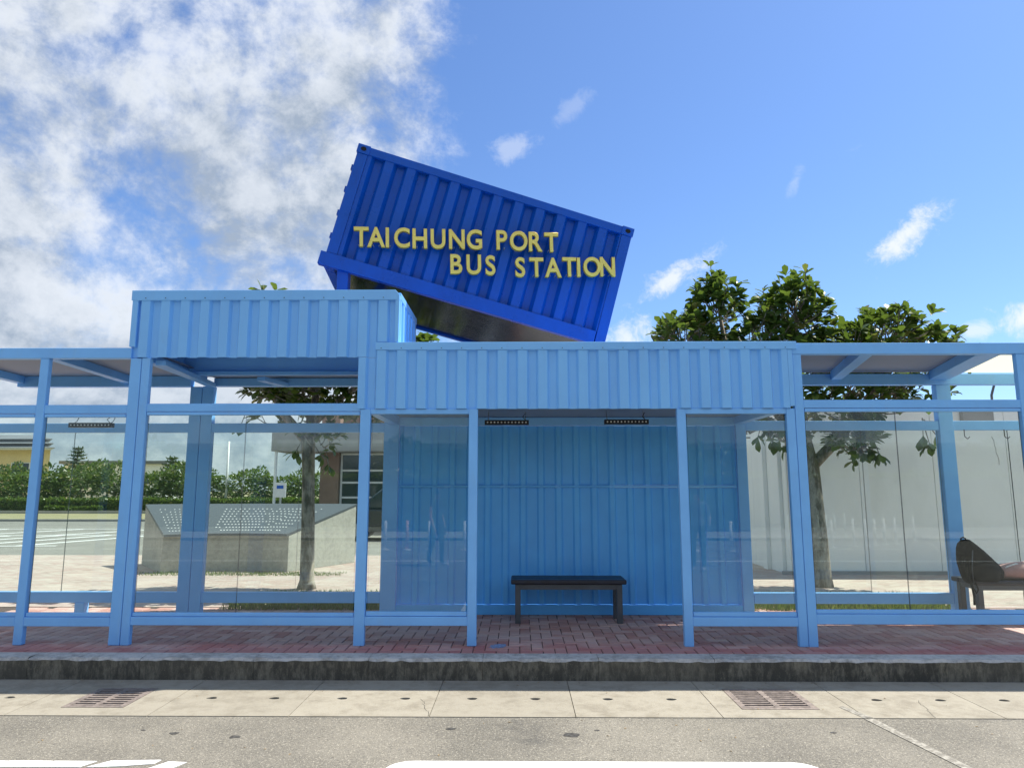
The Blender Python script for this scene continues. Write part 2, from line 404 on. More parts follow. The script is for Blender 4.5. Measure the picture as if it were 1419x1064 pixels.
# ------------------------------------------------------------------ mesh helpers
class MB:
    def __init__(s):
        s.v = []; s.f = []; s.mi = []
    def add(s, verts, faces, mi=0):
        o = len(s.v)
        s.v += [tuple(p) for p in verts]
        s.f += [tuple(i + o for i in f) for f in faces]
        s.mi += [mi] * len(faces)
        return s
    def box(s, x0, x1, y0, y1, z0, z1, mi=0):
        return s.add([(x0, y0, z0), (x1, y0, z0), (x1, y1, z0), (x0, y1, z0), (x0, y0, z1), (x1, y0, z1), (x1, y1, z1), (x0, y1, z1)],
                     [(0, 3, 2, 1), (4, 5, 6, 7), (0, 1, 5, 4), (1, 2, 6, 5), (2, 3, 7, 6), (3, 0, 4, 7)], mi)
    def beam(s, a, b, wd, h, mi=0):
        """box beam from a to b (top centre line), width wd, hanging h below"""
        a = Vector(a); b = Vector(b); d = (b - a); d.z = 0; d.normalize()
        n = Vector((-d.y, d.x, 0)) * wd / 2; dn = Vector((0, 0, -h))
        return s.add([a - n + dn, a + n + dn, b + n + dn, b - n + dn, a - n, a + n, b + n, b - n],
                     [(0, 1, 2, 3), (4, 7, 6, 5), (0, 4, 5, 1), (1, 5, 6, 2), (2, 6, 7, 3), (3, 7, 4, 0)], mi)
    def prism(s, poly, z0, z1, mi=0):
        n = len(poly)
        vs = [(x, y, z0) for x, y in poly] + [(x, y, z1) for x, y in poly]
        fs = [tuple(range(n - 1, -1, -1)), tuple(range(n, 2 * n))] + [(i, (i + 1) % n, n + (i + 1) % n, n + i) for i in range(n)]
        return s.add(vs, fs, mi)
    def tube(s, pts, rad, seg=8, mi=0, cap=True):
        pts = [Vector(p) for p in pts]
        rad = rad if isinstance(rad, (list, tuple)) else [rad] * len(pts)
        rings = []
        ref = Vector((0.3, 0.9, 0.1))
        vs = []
        for i, p in enumerate(pts):
            d = (pts[min(i + 1, len(pts) - 1)] - pts[max(i - 1, 0)]).normalized()
            u = d.cross(ref)
            if u.length < 1e-3:
                u = d.cross(Vector((1, 0, 0)))
            u.normalize(); v = d.cross(u)
            vs += [p + (u * math.cos(2 * PI * k / seg) + v * math.sin(2 * PI * k / seg)) * rad[i] for k in range(seg)]
        fs = []
        for i in range(len(pts) - 1):
            for k in range(seg):
                a = i * seg + k; b2 = i * seg + (k + 1) % seg
                fs.append((a, b2, b2 + seg, a + seg))
        if cap:
            fs.append(tuple(range(seg - 1, -1, -1)))
            fs.append(tuple(range((len(pts) - 1) * seg, len(pts) * seg)))
        return s.add(vs, fs, mi)
    def mesh(s, name, mats, off=(0, 0, 0), smooth=False):
        me = bpy.data.meshes.new(name)
        ox, oy, oz = off
        me.from_pydata([(x - ox, y - oy, z - oz) for x, y, z in s.v], [], s.f)
        for mm in (mats if isinstance(mats, (list, tuple)) else [mats]):
            me.materials.append(mm)
        me.polygons.foreach_set('material_index', s.mi)
        if smooth:
            me.polygons.foreach_set('use_smooth', [True] * len(s.f))
        bm = bmesh.new(); bm.from_mesh(me)
        bmesh.ops.recalc_face_normals(bm, faces=bm.faces)
        bm.to_mesh(me); bm.free()
        me.update()
        return me
    def build(s, name, mats, parent=None, smooth=False, bevel=0.0, own=None):
        """own: origin for a top-level mesh"""
        off = Vector(parent['base']) if parent and 'base' in parent else (Vector(own) if own else Vector((0, 0, 0)))
        o = bpy.data.objects.new(name, s.mesh(name, mats, off, smooth))
        COL.objects.link(o)
        if parent:
            o.parent = parent
            if 'base' in parent:
                o['base'] = parent['base']
        else:
            o.location = off
        if bevel:
            bv = o.modifiers.new('edge', 'BEVEL'); bv.width = bevel; bv.segments = 2; bv.limit_method = 'ANGLE'; bv.angle_limit = R(40)
        return o


def thing(name, label, cat, loc=(0, 0, 0), group=None):
    o = bpy.data.objects.new(name, None)
    COL.objects.link(o)
    o.empty_display_size = 0.2
    o.location = loc
    o['base'] = tuple(float(c) for c in loc)
    o['label'] = label; o['category'] = cat
    if group:
        o['group'] = group
    return o


def tag(o, label, cat, group=None):
    o['label'] = label; o['category'] = cat
    if group:
        o['group'] = group
    return o


def struct(o):
    o['kind'] = 'structure'
    return o


def copy_tree(root, loc, label, group=None, rotz=None, scale=None):
    def rec(o, parent):
        c = o.copy(); COL.objects.link(c)
        if parent is not None:
            c.parent = parent
        for ch in o.children:
            rec(ch, c)
        return c
    c = rec(root, None)
    c.location = loc
    c['label'] = label
    if group:
        c['group'] = group
    if rotz is not None:
        c.rotation_euler = (0, 0, rotz)
    if scale is not None:
        c.scale = scale
    return c


def corrugated(mb, x0, x1, z0, z1, yf, depth, pitch, phase=0.0, rec=0.36, fl=0.10, mi=0, axis='x', thick=0.004):
    """trapezoid sheet facing -Y: outer flats at yf, recessed flats at yf+depth"""
    prof = []
    n0 = int(math.floor((x0 - phase) / pitch)) - 1
    n1 = int(math.ceil((x1 - phase) / pitch)) + 1
    for k in range(n0, n1):
        b = phase + k * pitch
        out = pitch * (1 - rec - 2 * fl)
        prof += [(b, yf), (b + out, yf), (b + out + fl * pitch, yf + depth), (b + out + fl * pitch + rec * pitch, yf + depth)]
    prof.append((phase + n1 * pitch, yf))
    clip = []
    for (xa, ya), (xb, yb) in zip(prof, prof[1:]):
        for x in (xa, xb):
            pass
        if xb <= x0 or xa >= x1:
            continue
        def yat(x):
            return ya + (yb - ya) * (x - xa) / (xb - xa)
        ca, cb = max(xa, x0), min(xb, x1)
        if not clip:
            clip.append((ca, yat(ca)))
        clip.append((cb, yat(cb)))
    n = len(clip)
    vs = []
    for dy_ in (0.0, thick):
        for z in (z0, z1):
            vs += [(x, y + dy_, z) if axis == 'x' else (y + dy_, x, z) for x, y in clip]
    fs = []
    for i in range(n - 1):
        fs.append((i, i + 1, n + i + 1, n + i))
        fs.append((2 * n + i + 1, 2 * n + i, 3 * n + i, 3 * n + i + 1))
        fs.append((i + 1, i, 2 * n + i, 2 * n + i + 1))
        fs.append((n + i, n + i + 1, 3 * n + i + 1, 3 * n + i))
    fs.append((0, n, 3 * n, 2 * n)); fs.append((n - 1, 3 * n - 1, 4 * n - 1, 2 * n - 1)[::-1])
    mb.add(vs, fs, mi)
    return mb


# ------------------------------------------------------------------ ground, road, kerb, pavement
def sheet(name, x0, x1, y0, y1, z, m):
    o = MB().add([(x0, y0, z), (x1, y0, z), (x1, y1, z), (x0, y1, z)], [(0, 1, 2, 3)]).build(name, m)
    return struct(o)


sheet('ground', -700, 700, -700, 900, -0.40, M['earth'])
sheet('road', -120, 120, -9.6, 5.345, -0.184, M['asphalt'])
sheet('plaza_paving', -60, 60, 9.0, 16.0, -0.004, M['plaza'])
sheet('parking_ground', -80, 80, 16.0, 33.0, -0.006, M['asphalt_far'])
sheet('verge', -120, 120, 33.0, 44.3, -0.004, M['earth'])
sheet('field', -600, 600, 44.3, 800, -0.004, M['earth'])
pave = struct(MB().box(-14, 14, 6.515, 9.0, -0.18, -0.009).build('pavement', M['joint']))

# herringbone paving bricks
u = 0.105
cells = []
for c in range(-58, 58):
    for r in range(0, 24):
        d = (c - r) % 4
        if d == 0:
            cells.append((c * u, 6.515 + r * u, 2 * u, u, 0))
        elif d == 3:
            cells.append((c * u, 6.515 + r * u, u, 2 * u, 1))
        elif d == 2 and r == 0:
            cells.append((c * u, 6.515, u, u, 2))


def brick_geo(mb, x, y, wx, wy, z, j=0.0035, ch=0.005):
    a, b2, c2, d2 = x + j, x + wx - j, y + j, y + wy - j
    vs = [(a, c2, -0.012), (b2, c2, -0.012), (b2, d2, -0.012), (a, d2, -0.012),
          (a, c2, z - ch), (b2, c2, z - ch), (b2, d2, z - ch), (a, d2, z - ch),
          (a + ch, c2 + ch, z), (b2 - ch, c2 + ch, z), (b2 - ch, d2 - ch, z), (a + ch, d2 - ch, z)]
    fs = [(8, 9, 10, 11)]
    for k in range(4):
        q = (k + 1) % 4
        fs += [(k, q, 4 + q, 4 + k), (4 + k, 4 + q, 8 + q, 8 + k)]
    mb.add(vs, fs)


cells = [q for q in cells if q[1] + q[3] < 8.995]
cells.sort(key=lambda q: math.hypot((q[0] + q[2] / 2) * (0.2 if abs(q[0]) < 4.6 else 3), q[1]))
bm_h = MB(); brick_geo(bm_h, -u, -u / 2, 2 * u, u, 0)
bm_q = MB(); brick_geo(bm_q, -u / 2, -u / 2, u, u, 0)
me_q = bm_q.mesh('half_brick', M['brick'])
bm_v = MB(); brick_geo(bm_v, -u / 2, -u, u, 2 * u, 0)
me_h = bm_h.mesh('brick', M['brick']); me_v = bm_v.mesh('brick_upright', M['brick'])
for q in cells[:298]:
    o = bpy.data.objects.new('brick', (me_h, me_v, me_q)[q[4]])
    COL.objects.link(o); o.parent = pave
    o.location = (q[0] + q[2] / 2, q[1] + q[3] / 2, random.uniform(-0.0015, 0.0015))
    o.rotation_euler = (random.uniform(-.006, .006), random.uniform(-.006, .006), random.uniform(-.008, .008))
rest = MB()
for q in cells[298:]:
    brick_geo(rest, *q[:4], random.uniform(-0.0015, 0.0015))
o = rest.build('paving_bricks', M['brick'], pave); o['kind'] = 'stuff'

# kerb stones
kerb = struct(bpy.data.objects.new('kerb', None)); COL.objects.link(kerb)
kx = -13.06
kmes = []
while kx < 13:
    ln = 0.98 + random.uniform(-0.01, 0.01)
    mb = MB()
    nseg = 14
    rows = []
    ys = [(6.322, -0.20), (6.318, -0.10), (6.318, -0.022), (6.336, -0.003), (6.42, 0.0), (6.512, 0.0), (6.512, -0.2)]
    vs = []
    for i in range(nseg + 1):
        x = kx + 0.0012 + (ln - 0.0024) * i / nseg
        for j, (y, z) in enumerate(ys):
            jy = random.uniform(-0.004, 0.004) if j in (1, 2, 3) else 0
            jz = random.uniform(-0.009, 0.005) if j in (2, 3) else 0
            vs.append((x, y + jy, z + jz))
    nr = len(ys)
    fs = []; mis = []
    for i in range(nseg):
        for j in range(nr - 1):
            fs.append((i * nr + j, (i + 1) * nr + j, (i + 1) * nr + j + 1, i * nr + j + 1))
            mis.append(1 if j < 2 else 0)
    fs += [tuple(range(nr)), tuple(range(nseg * nr, nseg * nr + nr))]; mis += [1, 1]
    mb.add(vs, fs); mb.mi = mis
    mb.build('kerb_stone', [M['kerb_top'], M['kerb_face']], kerb)
    kx += ln

# gutter slabs, each with two lifting holes; two of them hold a drain grate
gut = struct(MB().box(-14, 14, 5.349, 6.318, -0.42, -0.215).build('gutter', M['gutter']))
JX = [-7.9, -6.85, -5.8, -4.76, -3.72, -2.68, -1.66, -0.65, 0.40, 1.45, 2.47, 3.45, 4.5, 5.55, 6.6, 7.65]
GRATES = {4: (-3.43, -2.955, 5.535, 6.06), 9: (1.64, 2.215, 5.54, 6.08)}


def slab(x0, x1, hole=None, holes=()):
    mb = MB()
    y0, y1, z = 5.35, 6.316, -0.18
    cells_ = []
    if hole:
        hx0, hx1, hy0, hy1 = hole
        mb.box(x0, hx0, y0, y1, -0.215, z); mb.box(hx1, x1, y0, y1, -0.215, z)
        mb.box(hx0, hx1, y0, hy0, -0.215, z); mb.box(hx0, hx1, hy1, y1, -0.215, z)
        return mb
    xs = [x0] + [(a + b2) / 2 for a, b2 in zip(holes, holes[1:])] + [x1]
    for (a, b2), hx in zip(zip(xs, xs[1:]), holes):
        hy = 5.79
        rim = []
        ring = []
        N = 16
        for k in range(N):
            an = 2 * PI * k / N - 3 * PI / 4
            ring.append((hx + 0.040 * math.cos(an) * (1 + .15 * math.sin(3 * an + a)), hy + 0.028 * math.sin(an)))
        corners = [(a, y0), (b2, y0), (b2, y1), (a, y1)]
        outer = []
        for k in range(4):
            p, q = corners[k], corners[(k + 1) % 4]
            for j in range(4):
                outer.append((p[0] + (q[0] - p[0]) * j / 4, p[1] + (q[1] - p[1]) * j / 4))
        vs = [(x, y, z) for x, y in outer] + [(x, y, z) for x, y in ring] + [(x, y, z - 0.025) for x, y in ring] + [(x, y, -0.215) for x, y in outer]
        fs = []
        for k in range(N):
            q = (k + 1) % N
            fs += [(k, q, N + q, N + k), (N + k, N + q, 2 * N + q, 2 * N + k), (k, q, 3 * N + q, 3 * N + k)]
        mb.add(vs, fs)
        mb.add([(x, y, z - 0.025) for x, y in ring], [tuple(range(N))], 1)
    return mb


for i, (a, b2) in enumerate(zip(JX, JX[1:])):
    g = 0.0028
    if i in GRATES:
        slab(a + g, b2 - g, GRATES[i]).build('gutter_slab', [M['gutter'], M['dark_hole']], gut)
    else:
        slab(a + g, b2 - g, None, (a + 0.28, a + 0.77)).build('gutter_slab', [M['gutter'], M['dark_hole']], gut)
for i, lab in ((4, 'rusty two-column drain grate in the gutter, left of the pair'), (9, 'pale worn drain grate in the gutter, right of the pair')):
    x0, x1, y0, y1 = GRATES[i]
    t_ = thing('drain_grate', lab, 'drain grate', ((x0 + x1) / 2, (y0 + y1) / 2, -0.2), 'drain grates in the gutter')
    x0 += .004; x1 -= .004; y0 += .004; y1 -= .004
    fr_ = MB()
    zt, zb = -0.178, -0.212
    xm = (x0 + x1) / 2
    wd = 0.045
    fr_.box(x0, x0 + wd, y0, y1, zb, zt).box(x1 - wd, x1, y0, y1, zb, zt).box(xm - wd / 2, xm + wd / 2, y0, y1, zb, zt)
    fr_.box(x0 + wd, xm - wd / 2, y0, y0 + wd, zb, zt).box(xm + wd / 2, x1 - wd, y0, y0 + wd, zb, zt)
    fr_.box(x0 + wd, xm - wd / 2, y1 - wd, y1, zb, zt).box(xm + wd / 2, x1 - wd, y1 - wd, y1, zb, zt)
    fr_.build('frame', M['rust'], t_)
    MB().box(x0, x1, y0, y1, -0.2145, -0.2135).build('sump_shade', M['dark_hole'], t_)  # thin black sheet standing for the shade below the bars
    nb = 8
    for xa, xb in ((x0 + wd, xm - wd / 2), (xm + wd / 2, x1 - wd)):
        for k in range(nb):
            yy = y0 + wd + (y1 - y0 - 2 * wd) * (k + 0.5) / nb
            MB().box(xa, xb, yy - 0.014, yy + 0.014, zb, zt - 0.002).build('bar', M['rust'], t_)


# road markings
def marking(name, polys, m, label=None):
    mb = MB()
    for p in polys:
        mb.prism(p, -0.1835, -0.180)
    return struct(mb.build(name, m))


def rrect(x0, x1, y0, y1, r, w_):
    pts = []
    for cx, cy, a0 in ((x1 - r, y1 - r, 0), (x0 + r, y1 - r, 90), (x0 + r, y0 + r, 180), (x1 - r, y0 + r, 270)):
        for k in range(7):
            a = R(a0 + 15 * k)
            pts.append((cx + r * math.cos(a), cy + r * math.sin(a)))
    inn = []
    r2 = max(r - w_, 0.02)
    for cx, cy, a0 in ((x1 - r, y1 - r, 0), (x0 + r, y1 - r, 90), (x0 + r, y0 + r, 180), (x1 - r, y0 + r, 270)):
        for k in range(7):
            a = R(a0 + 15 * k)
            inn.append((cx + r2 * math.cos(a), cy + r2 * math.sin(a)))
    n = len(pts)
    return [[pts[i], pts[(i + 1) % n], inn[(i + 1) % n], inn[i]] for i in range(n)]


marking('road_marking', rrect(-0.79, 1.76, 2.6, 4.515, 0.16, 0.14), M['road_paint'])
marking('road_marking', [[(-3.7, 4.40), (-2.58, 4.40), (-2.53, 4.492), (-3.7, 4.50)],
                         [(-2.54, 4.40), (-2.36, 4.415), (-2.17, 4.455), (-2.155, 4.515), (-2.45, 4.50)],
                         [(-2.20, 4.33), (-2.06, 4.33), (-1.985, 4.48), (-2.10, 4.49)],
                         [(-3.7, 3.9), (-3.55, 3.9), (-3.55, 4.40), (-3.7, 4.40)]], M['road_paint'])
marking('lane_line', [[(-40, -3.05), (40, -3.05), (40, -2.9), (-40, -2.9)]], M['road_paint'])
marking('worn_line', [[(2.44, 5.34), (2.51, 5.34), (2.66, 4.3), (2.60, 4.3)]], M['faded_paint'])
o = MB().prism([(2.38, 5.6), (2.42, 5.62), (2.51, 5.352), (2.44, 5.352)], -0.1796, -0.1776).build('worn_line', M['faded_paint']); struct(o)
oil = simple('oil_stain', (0.055, 0.052, 0.046), 0.7, var=0.4, scale=40)
for sx, sy, sr in ((.335, 4.99, .055), (.52, 5.08, .018), (-.47, 5.1, .03), (-1.88, 4.93, .035), (-2.55, 5.05, .015), (-2.31, 4.99, .03), (2.1, 5.05, .02)):
    pp = []
    for k in range(14):
        a = 2 * PI * k / 14
        q = random.uniform(.6, 1.0)
        pp.append((sx + sr * 1.3 * q * math.cos(a), sy + sr * q * math.sin(a)))
    struct(MB().prism(pp, -.1836, -.1822).build('oil_stain', oil))
leafm = simple('dry_scrap', (0.30, 0.22, 0.12), 0.8, var=0.4, scale=60)
lit = MB()
for k in range(70):
    x, y = random.uniform(-4.2, 4.2), random.choice((random.uniform(6.2, 6.31), random.uniform(5.36, 6.3), random.uniform(4.6, 5.33)))
    z = -.1785 if y > 5.35 else -.1825
    a = random.uniform(0, PI); q = random.uniform(.006, .016)
    lit.add([(x - q * math.cos(a), y - q * math.sin(a), z), (x + q * .4 * math.sin(a), y - q * .4 * math.cos(a), z + .003), (x + q * math.cos(a), y + q * math.sin(a), z + .001), (x - q * .4 * math.sin(a), y + q * .4 * math.cos(a), z + .004)], [(0, 1, 2, 3)])
o = lit.build('litter', leafm); o['kind'] = 'stuff'; tag(o, 'dry leaf scraps scattered over the gutter and road edge', 'litter')
# hairline cracks in the gutter slabs
crk = MB()
for cx, x1 in ((-.655, -.76), (2.95, 3.06)):
    for k in range(7):
        f0, f1 = k / 7, (k + 1) / 7
        xa = cx + (x1 - cx) * f0 + random.uniform(-.012, .012); xb = cx + (x1 - cx) * f1 + random.uniform(-.012, .012)
        ya, yb = 5.36 + .42 * f0, 5.36 + .42 * f1
        crk.add([(xa - .002, ya, -.1792), (xa + .002, ya, -.1792), (xb + .0015, yb, -.1792), (xb - .0015, yb, -.1792)], [(0, 1, 2, 3)])
o = crk.build('hairline_cracks', M['dark_hole'], gut); o['kind'] = 'stuff'
# blue paint spilt on the bricks
pts = []
for k in range(22):
    a = 2 * PI * k / 22
    rr = random.uniform(0.55, 1.0)
    pts.append((-0.205 + 0.085 * rr * math.cos(a) + 0.02 * math.sin(a), 6.80 + 0.11 * rr * math.sin(a)))
struct(MB().prism(pts, 0.0005, 0.003).build('paint_spill', simple('dried_blue_spill', (0.20, 0.27, 0.42), 0.6, var=0.4, scale=30)))

# ------------------------------------------------------------------ the shelter
YF = 6.79            # front face of the posts
YB = 8.53            # back face line of the rear frame
PD = 0.06
BV = 0.006


def post(parent, x0, x1, z1, y0=YF, y1=None, z0=0.0, name='post', m='blue'):
    return MB().box(x0, x1, y0, (y0 + PD) if y1 is None else y1, z0, z1).build(name, M[m], parent, bevel=BV)


def rail(parent, x0, x1, z0, z1, y0, y1, name='rail', m='blue'):
    return MB().box(x0, x1, y0, y1, z0, z1).build(name, M[m], parent, bevel=0.004)


def pane(parent, x0, x1, z0, z1, y, name='glass_pane'):
    mb = MB()
    mb.box(x0 + .003, x1 - .003, y, y + 0.008, z0, z1)
    mb.mi = [0, 0, 0, 1, 0, 1]
    return mb.build(name, [M['glass'], M['glass_edge']], parent)


def glazing(parent, xs, zb, zb2, zt2, zt, front=True, both=True):
    """rails with glazing beads and panes between the xs; zb..zb2 bottom rail top, zt2..zt top rail"""
    pass


# --- left bay with a flat canopy
L1 = thing('bus_shelter', 'pale blue flat-roofed glazed shelter bay at the left edge of the photo', 'bus shelter', (-4.7, 7.6, 0), 'bays of the blue bus shelter')
post(L1, -5.98, -5.88, 2.70)
post(L1, -4.707, -4.622, 2.70)
post(L1, -3.816, -3.709, 2.70)
for x0, x1 in ((-5.88, -4.707), (-4.622, -3.816)):
    rail(L1, x0, x1, .168, .25, YF + .003, YF + .057)
    rail(L1, x0 + .006, x1 - .006, .254, .289, YF + .012, YF + .052, 'glazing_bead')
    rail(L1, x0, x1, 2.156, 2.24, YF + .003, YF + .057)
    rail(L1, x0 + .006, x1 - .006, 2.119, 2.151, YF + .002, YF + .052, 'glazing_bead')
    pane(L1, x0 + .012, x1 - .012, .27, 2.14, YF + .03)
rail(L1, -6.1, -3.812, 2.70, 2.803, YF - .006, YF + .08, 'fascia_beam')
MB().box(-6.1, -3.70, YF + .082, YB, 2.79, 2.80).build('ceiling_sheet', M['ceiling'], L1)
rail(L1, -6.1, -3.98, 2.66, 2.788, YB - .1, YB, 'rear_beam')
for xa, xb in ((-5.95, -6.06), (-4.645, -4.75), (-3.76, -3.83)):
    MB().beam((xa, YF + .081, 2.788), (xb, YB - .105, 2.788), .10, .088).build('roof_beam', M['blue'], L1, bevel=.004)
post(L1, -3.98, -3.838, 2.658, YB - .1, YB)
post(L1, -5.162, -5.05, .13, YB - .1, YB, name='rear_leg')
rail(L1, -6.3, -3.98, .13, .25, YB - .09, YB - .01)
rail(L1, -6.3, -3.98, 2.105, 2.215, YB - .09, YB - .01)
for x0, x1 in ((-6.3, -5.366), (-5.366, -3.99)):
    pane(L1, x0, x1, .252, 2.103, YB - .05)

# --- bay under the raised corrugated box
L2 = thing('bus_shelter', 'pale blue glazed shelter bay carrying the tall raised corrugated box', 'bus shelter', (-2.6, 7.6, 0), 'bays of the blue bus shelter')
post(L2, -3.704, -3.622, 2.706)
post(L2, -1.540, -1.440, 2.198)
for x0, x1 in ((-3.622, -1.540),):
    rail(L2, x0, x1, .18, .255, YF + .003, YF + .057)
    rail(L2, x0 + .006, x1 - .006, .259, .291, YF + .012, YF + .052, 'glazing_bead')
    rail(L2, x0, x1, 2.175, 2.252, YF + .003, YF + .057)
    rail(L2, x0 + .006, x1 - .006, 2.139, 2.170, YF + .002, YF + .052, 'glazing_bead')
    pane(L2, x0 + .012, -2.655, .275, 2.16, YF + .03)
    pane(L2, -2.655, x1 - .012, .275, 2.16, YF + .03)
mb = MB(); corrugated(mb, -3.828, -1.408, 2.707, 3.285, YF - .012, .036, .1965, -3.745)
mb.build('corrugated_panel', M['blue_sheet'], L2)
mb = MB(); corrugated(mb, -1.405, -1.225, 2.856, 3.285, YF - .012, .036, .1965, -3.745)
mb.build('corrugated_panel', M['blue_sheet'], L2)
rail(L2, -3.835, -3.777, 2.812, 3.283, YF - .016, YF + .05, 'corner_trim', 'blue_sheet')
rail(L2, -1.223, -1.185, 2.856, 3.283, YF - .016, YF + .05, 'corner_trim', 'blue_sheet')
# cap with a chamfered right corner
mb = MB()
capf = [(-3.844, 3.279), (-1.183, 3.279), (-1.183, 3.330), (-1.225, 3.380), (-3.844, 3.380)]
vs = [(x, YF - .022, z) for x, z in capf] + [(x, YF + .06, z) for x, z in capf]
mb.add(vs, [(0, 1, 2, 3, 4), (9, 8, 7, 6, 5)] + [(i, (i + 1) % 5, 5 + (i + 1) % 5, 5 + i) for i in range(5)])
mb.build('cap_trim', M['blue_sheet'], L2, bevel=.003)
YX = 7.92
mb = MB(); corrugated(mb, YF + .065, YX, 2.86, 3.30, -1.19, -.030, .1965, YF + .06, axis='y'); mb.build('side_panel', M['blue_sheet'], L2)
mb = MB(); corrugated(mb, YF + .065, YX, 2.80, 3.30, -3.82, .030, .1965, YF + .06, axis='y'); mb.build('side_panel', M['blue_sheet'], L2)
mb = MB().box(-1.225, -1.183, YF + .065, YX + .02, 3.302, 3.372)
mb.build('side_cap', M['blue_sheet'], L2, bevel=.003)
MB().box(-3.82, -1.228, YF + .065, YX, 3.312, 3.345).build('box_roof', M['blue_sheet'], L2)
MB().box(-3.82, -1.228, YX - .03, YX, 2.72, 3.31).build('box_rear_panel', M['blue'], L2)
rail(L2, -3.70, -1.57, 2.70, 2.742, YX - .10, YX - .032, 'box_bottom_rail')
MB().box(-3.70, -1.57, YX + .002, YB, 2.765, 2.785).build('ceiling_sheet', M['ceiling'], L2)
rail(L2, -3.70, -1.62, 2.665, 2.76, YB - .1, YB, 'rear_beam')
for xa, xb in ((-3.58, -3.72), (-2.95, -2.83)):
    MB().beam((xa, YF + .12 if xa < -3 else YX + .02, 2.70), (xb, YB - .105, 2.70), .10, .05).build('roof_beam', M['blue'], L2, bevel=.004)
post(L2, -3.833, -3.70, 2.663, YB - .1, YB)
rail(L2, -3.70, -1.62, .13, .25, YB - .09, YB - .01)
rail(L2, -3.70, -1.62, 2.105, 2.215, YB - .09, YB - .01)
pane(L2, -3.69, -2.62, .252, 2.103, YB - .05)
pane(L2, -2.62, -1.63, .252, 2.103, YB - .05)

# --- middle bay with the open doorway and the corrugated parapet
L3 = thing('bus_shelter', 'pale blue middle shelter bay with corrugated parapet and open doorway', 'bus shelter', (0.55, 7.6, 0), 'bays of the blue bus shelter')
post(L3, -.488, -.402, 2.198)
post(L3, 1.516, 1.600, 2.198)
post(L3, 2.566, 2.648, 2.198)
for x0, x1 in ((-1.440, -.488), (1.600, 2.566)):
    rail(L3, x0, x1, .18, .262, YF + .003, YF + .057)
    rail(L3, x0 + .006, x1 - .006, .266, .305, YF + .012, YF + .052, 'glazing_bead')
    rail(L3, x0, x1, 2.148, 2.197, YF + .006, YF + .057, 'glazing_bead')
    pane(L3, x0 + .012, x1 - .012, .28, 2.16, YF + .03)
mb = MB(); corrugated(mb, -1.570, -1.408, 2.198, 2.703, YF - .014, .036, .1965, -1.585)
mb.build('corrugated_panel', M['blue_sheet'], L3)
mb = MB(); corrugated(mb, -1.405, 1.50, 2.198, 2.772, YF - .014, .036, .1965, -1.585)
mb.build('corrugated_panel', M['blue_sheet'], L3)
mb = MB(); corrugated(mb, 1.480, 2.600, 2.200, 2.776, YF - .016, .036, .1965, -1.585)
mb.build('corrugated_panel', M['blue_sheet'], L3)
rail(L3, 2.602, 2.648, 2.22, 2.772, YF - .016, YF + .05, 'corner_trim', 'blue_sheet')
rail(L3, -1.408, 2.690, 2.774, 2.850, YF - .026, YF + .06, 'cap_trim', 'blue_sheet')
MB().box(-1.57, 2.64, YF + .065, YB + .05, 2.74, 2.765).build('roof_sheet', M['blue_sheet'], L3)
MB().box(-1.57, 2.64, YB - .008, YB + .03, 2.285, 2.738).build('rear_sun_stop', M['blue_sheet'], L3)  # added out of sight to keep sun out of the roof gap
MB().box(-1.43, 2.56, YF + .101, YB - .101, 2.285, 2.30).build('ceiling_sheet', M['ceiling'], L3)
rail(L3, -1.43, 2.56, 2.205, 2.283, YF + .05, YF + .10, 'lintel_beam')
rail(L3, -1.44, 2.57, 2.185, 2.28, YB - .1, YB - .01, 'rear_beam')
for x in (-1.50, 2.60):
    MB().beam((x, YF + .11, 2.282), (x, YB - .105, 2.282), .10, .09).build('roof_beam', M['blue'], L3, bevel=.004)
post(L3, -1.62, -1.44, 2.70, YB - .1, YB)
post(L3, 2.572, 2.693, 2.70, YB - .1, YB)
for z0, z1 in ((.112, 1.452), (1.476, 2.183)):
    mb = MB(); corrugated(mb, -1.438, 2.570, z0, z1, YB - .055, .028, .211, -1.46, rec=.56, fl=.10)
    mb.build('wall_panel', M['blue_wall'], L3)
rail(L3, -1.438, 2.570, 1.453, 1.475, YB - .075, YB - .02, 'wall_joint', 'blue_wall')
rail(L3, -1.44, 2.570, .002, .110, YB - .085, YB - .01, 'wall_base', 'blue_wall')

# --- right bay, slightly skewed canopy
L4 = thing('bus_shelter', 'pale blue glazed shelter bay right of the middle bay, under the trees', 'bus shelter', (3.8, 7.6, 0), 'bays of the blue bus shelter')
post(L4, 2.652, 2.738, 2.728)
post(L4, 4.812, 4.93, 2.728)
x0, x1 = 2.738, 4.812
rail(L4, x0, x1, .20, .29, YF + .003, YF + .057)
rail(L4, x0 + .006, x1 - .006, .294, .328, YF + .012, YF + .052, 'glazing_bead')
rail(L4, x0, x1, 2.202, 2.28, YF + .003, YF + .057)
rail(L4, x0 + .006, x1 - .006, 2.166, 2.197, YF + .002, YF + .052, 'glazing_bead')
pane(L4, x0 + .012, 3.615, .31, 2.18, YF + .03)
pane(L4, 3.615, x1 - .012, .31, 2.18, YF + .03)
rail(L4, 2.652, 6.6, 2.728, 2.836, YF - .006, YF + .08, 'fascia_beam')
MB().add([(2.66, YF + .082, 2.834), (4.56, YF + .082, 2.834), (4.98, YB, 2.834), (2.66, YB, 2.834),
          (2.66, YF + .082, 2.846), (4.56, YF + .082, 2.846), (4.98, YB, 2.846), (2.66, YB, 2.846)],
         [(0, 3, 2, 1), (4, 5, 6, 7), (0, 1, 5, 4), (1, 2, 6, 5), (2, 3, 7, 6), (3, 0, 4, 7)]).build('ceiling_sheet', M['ceiling'], L4)
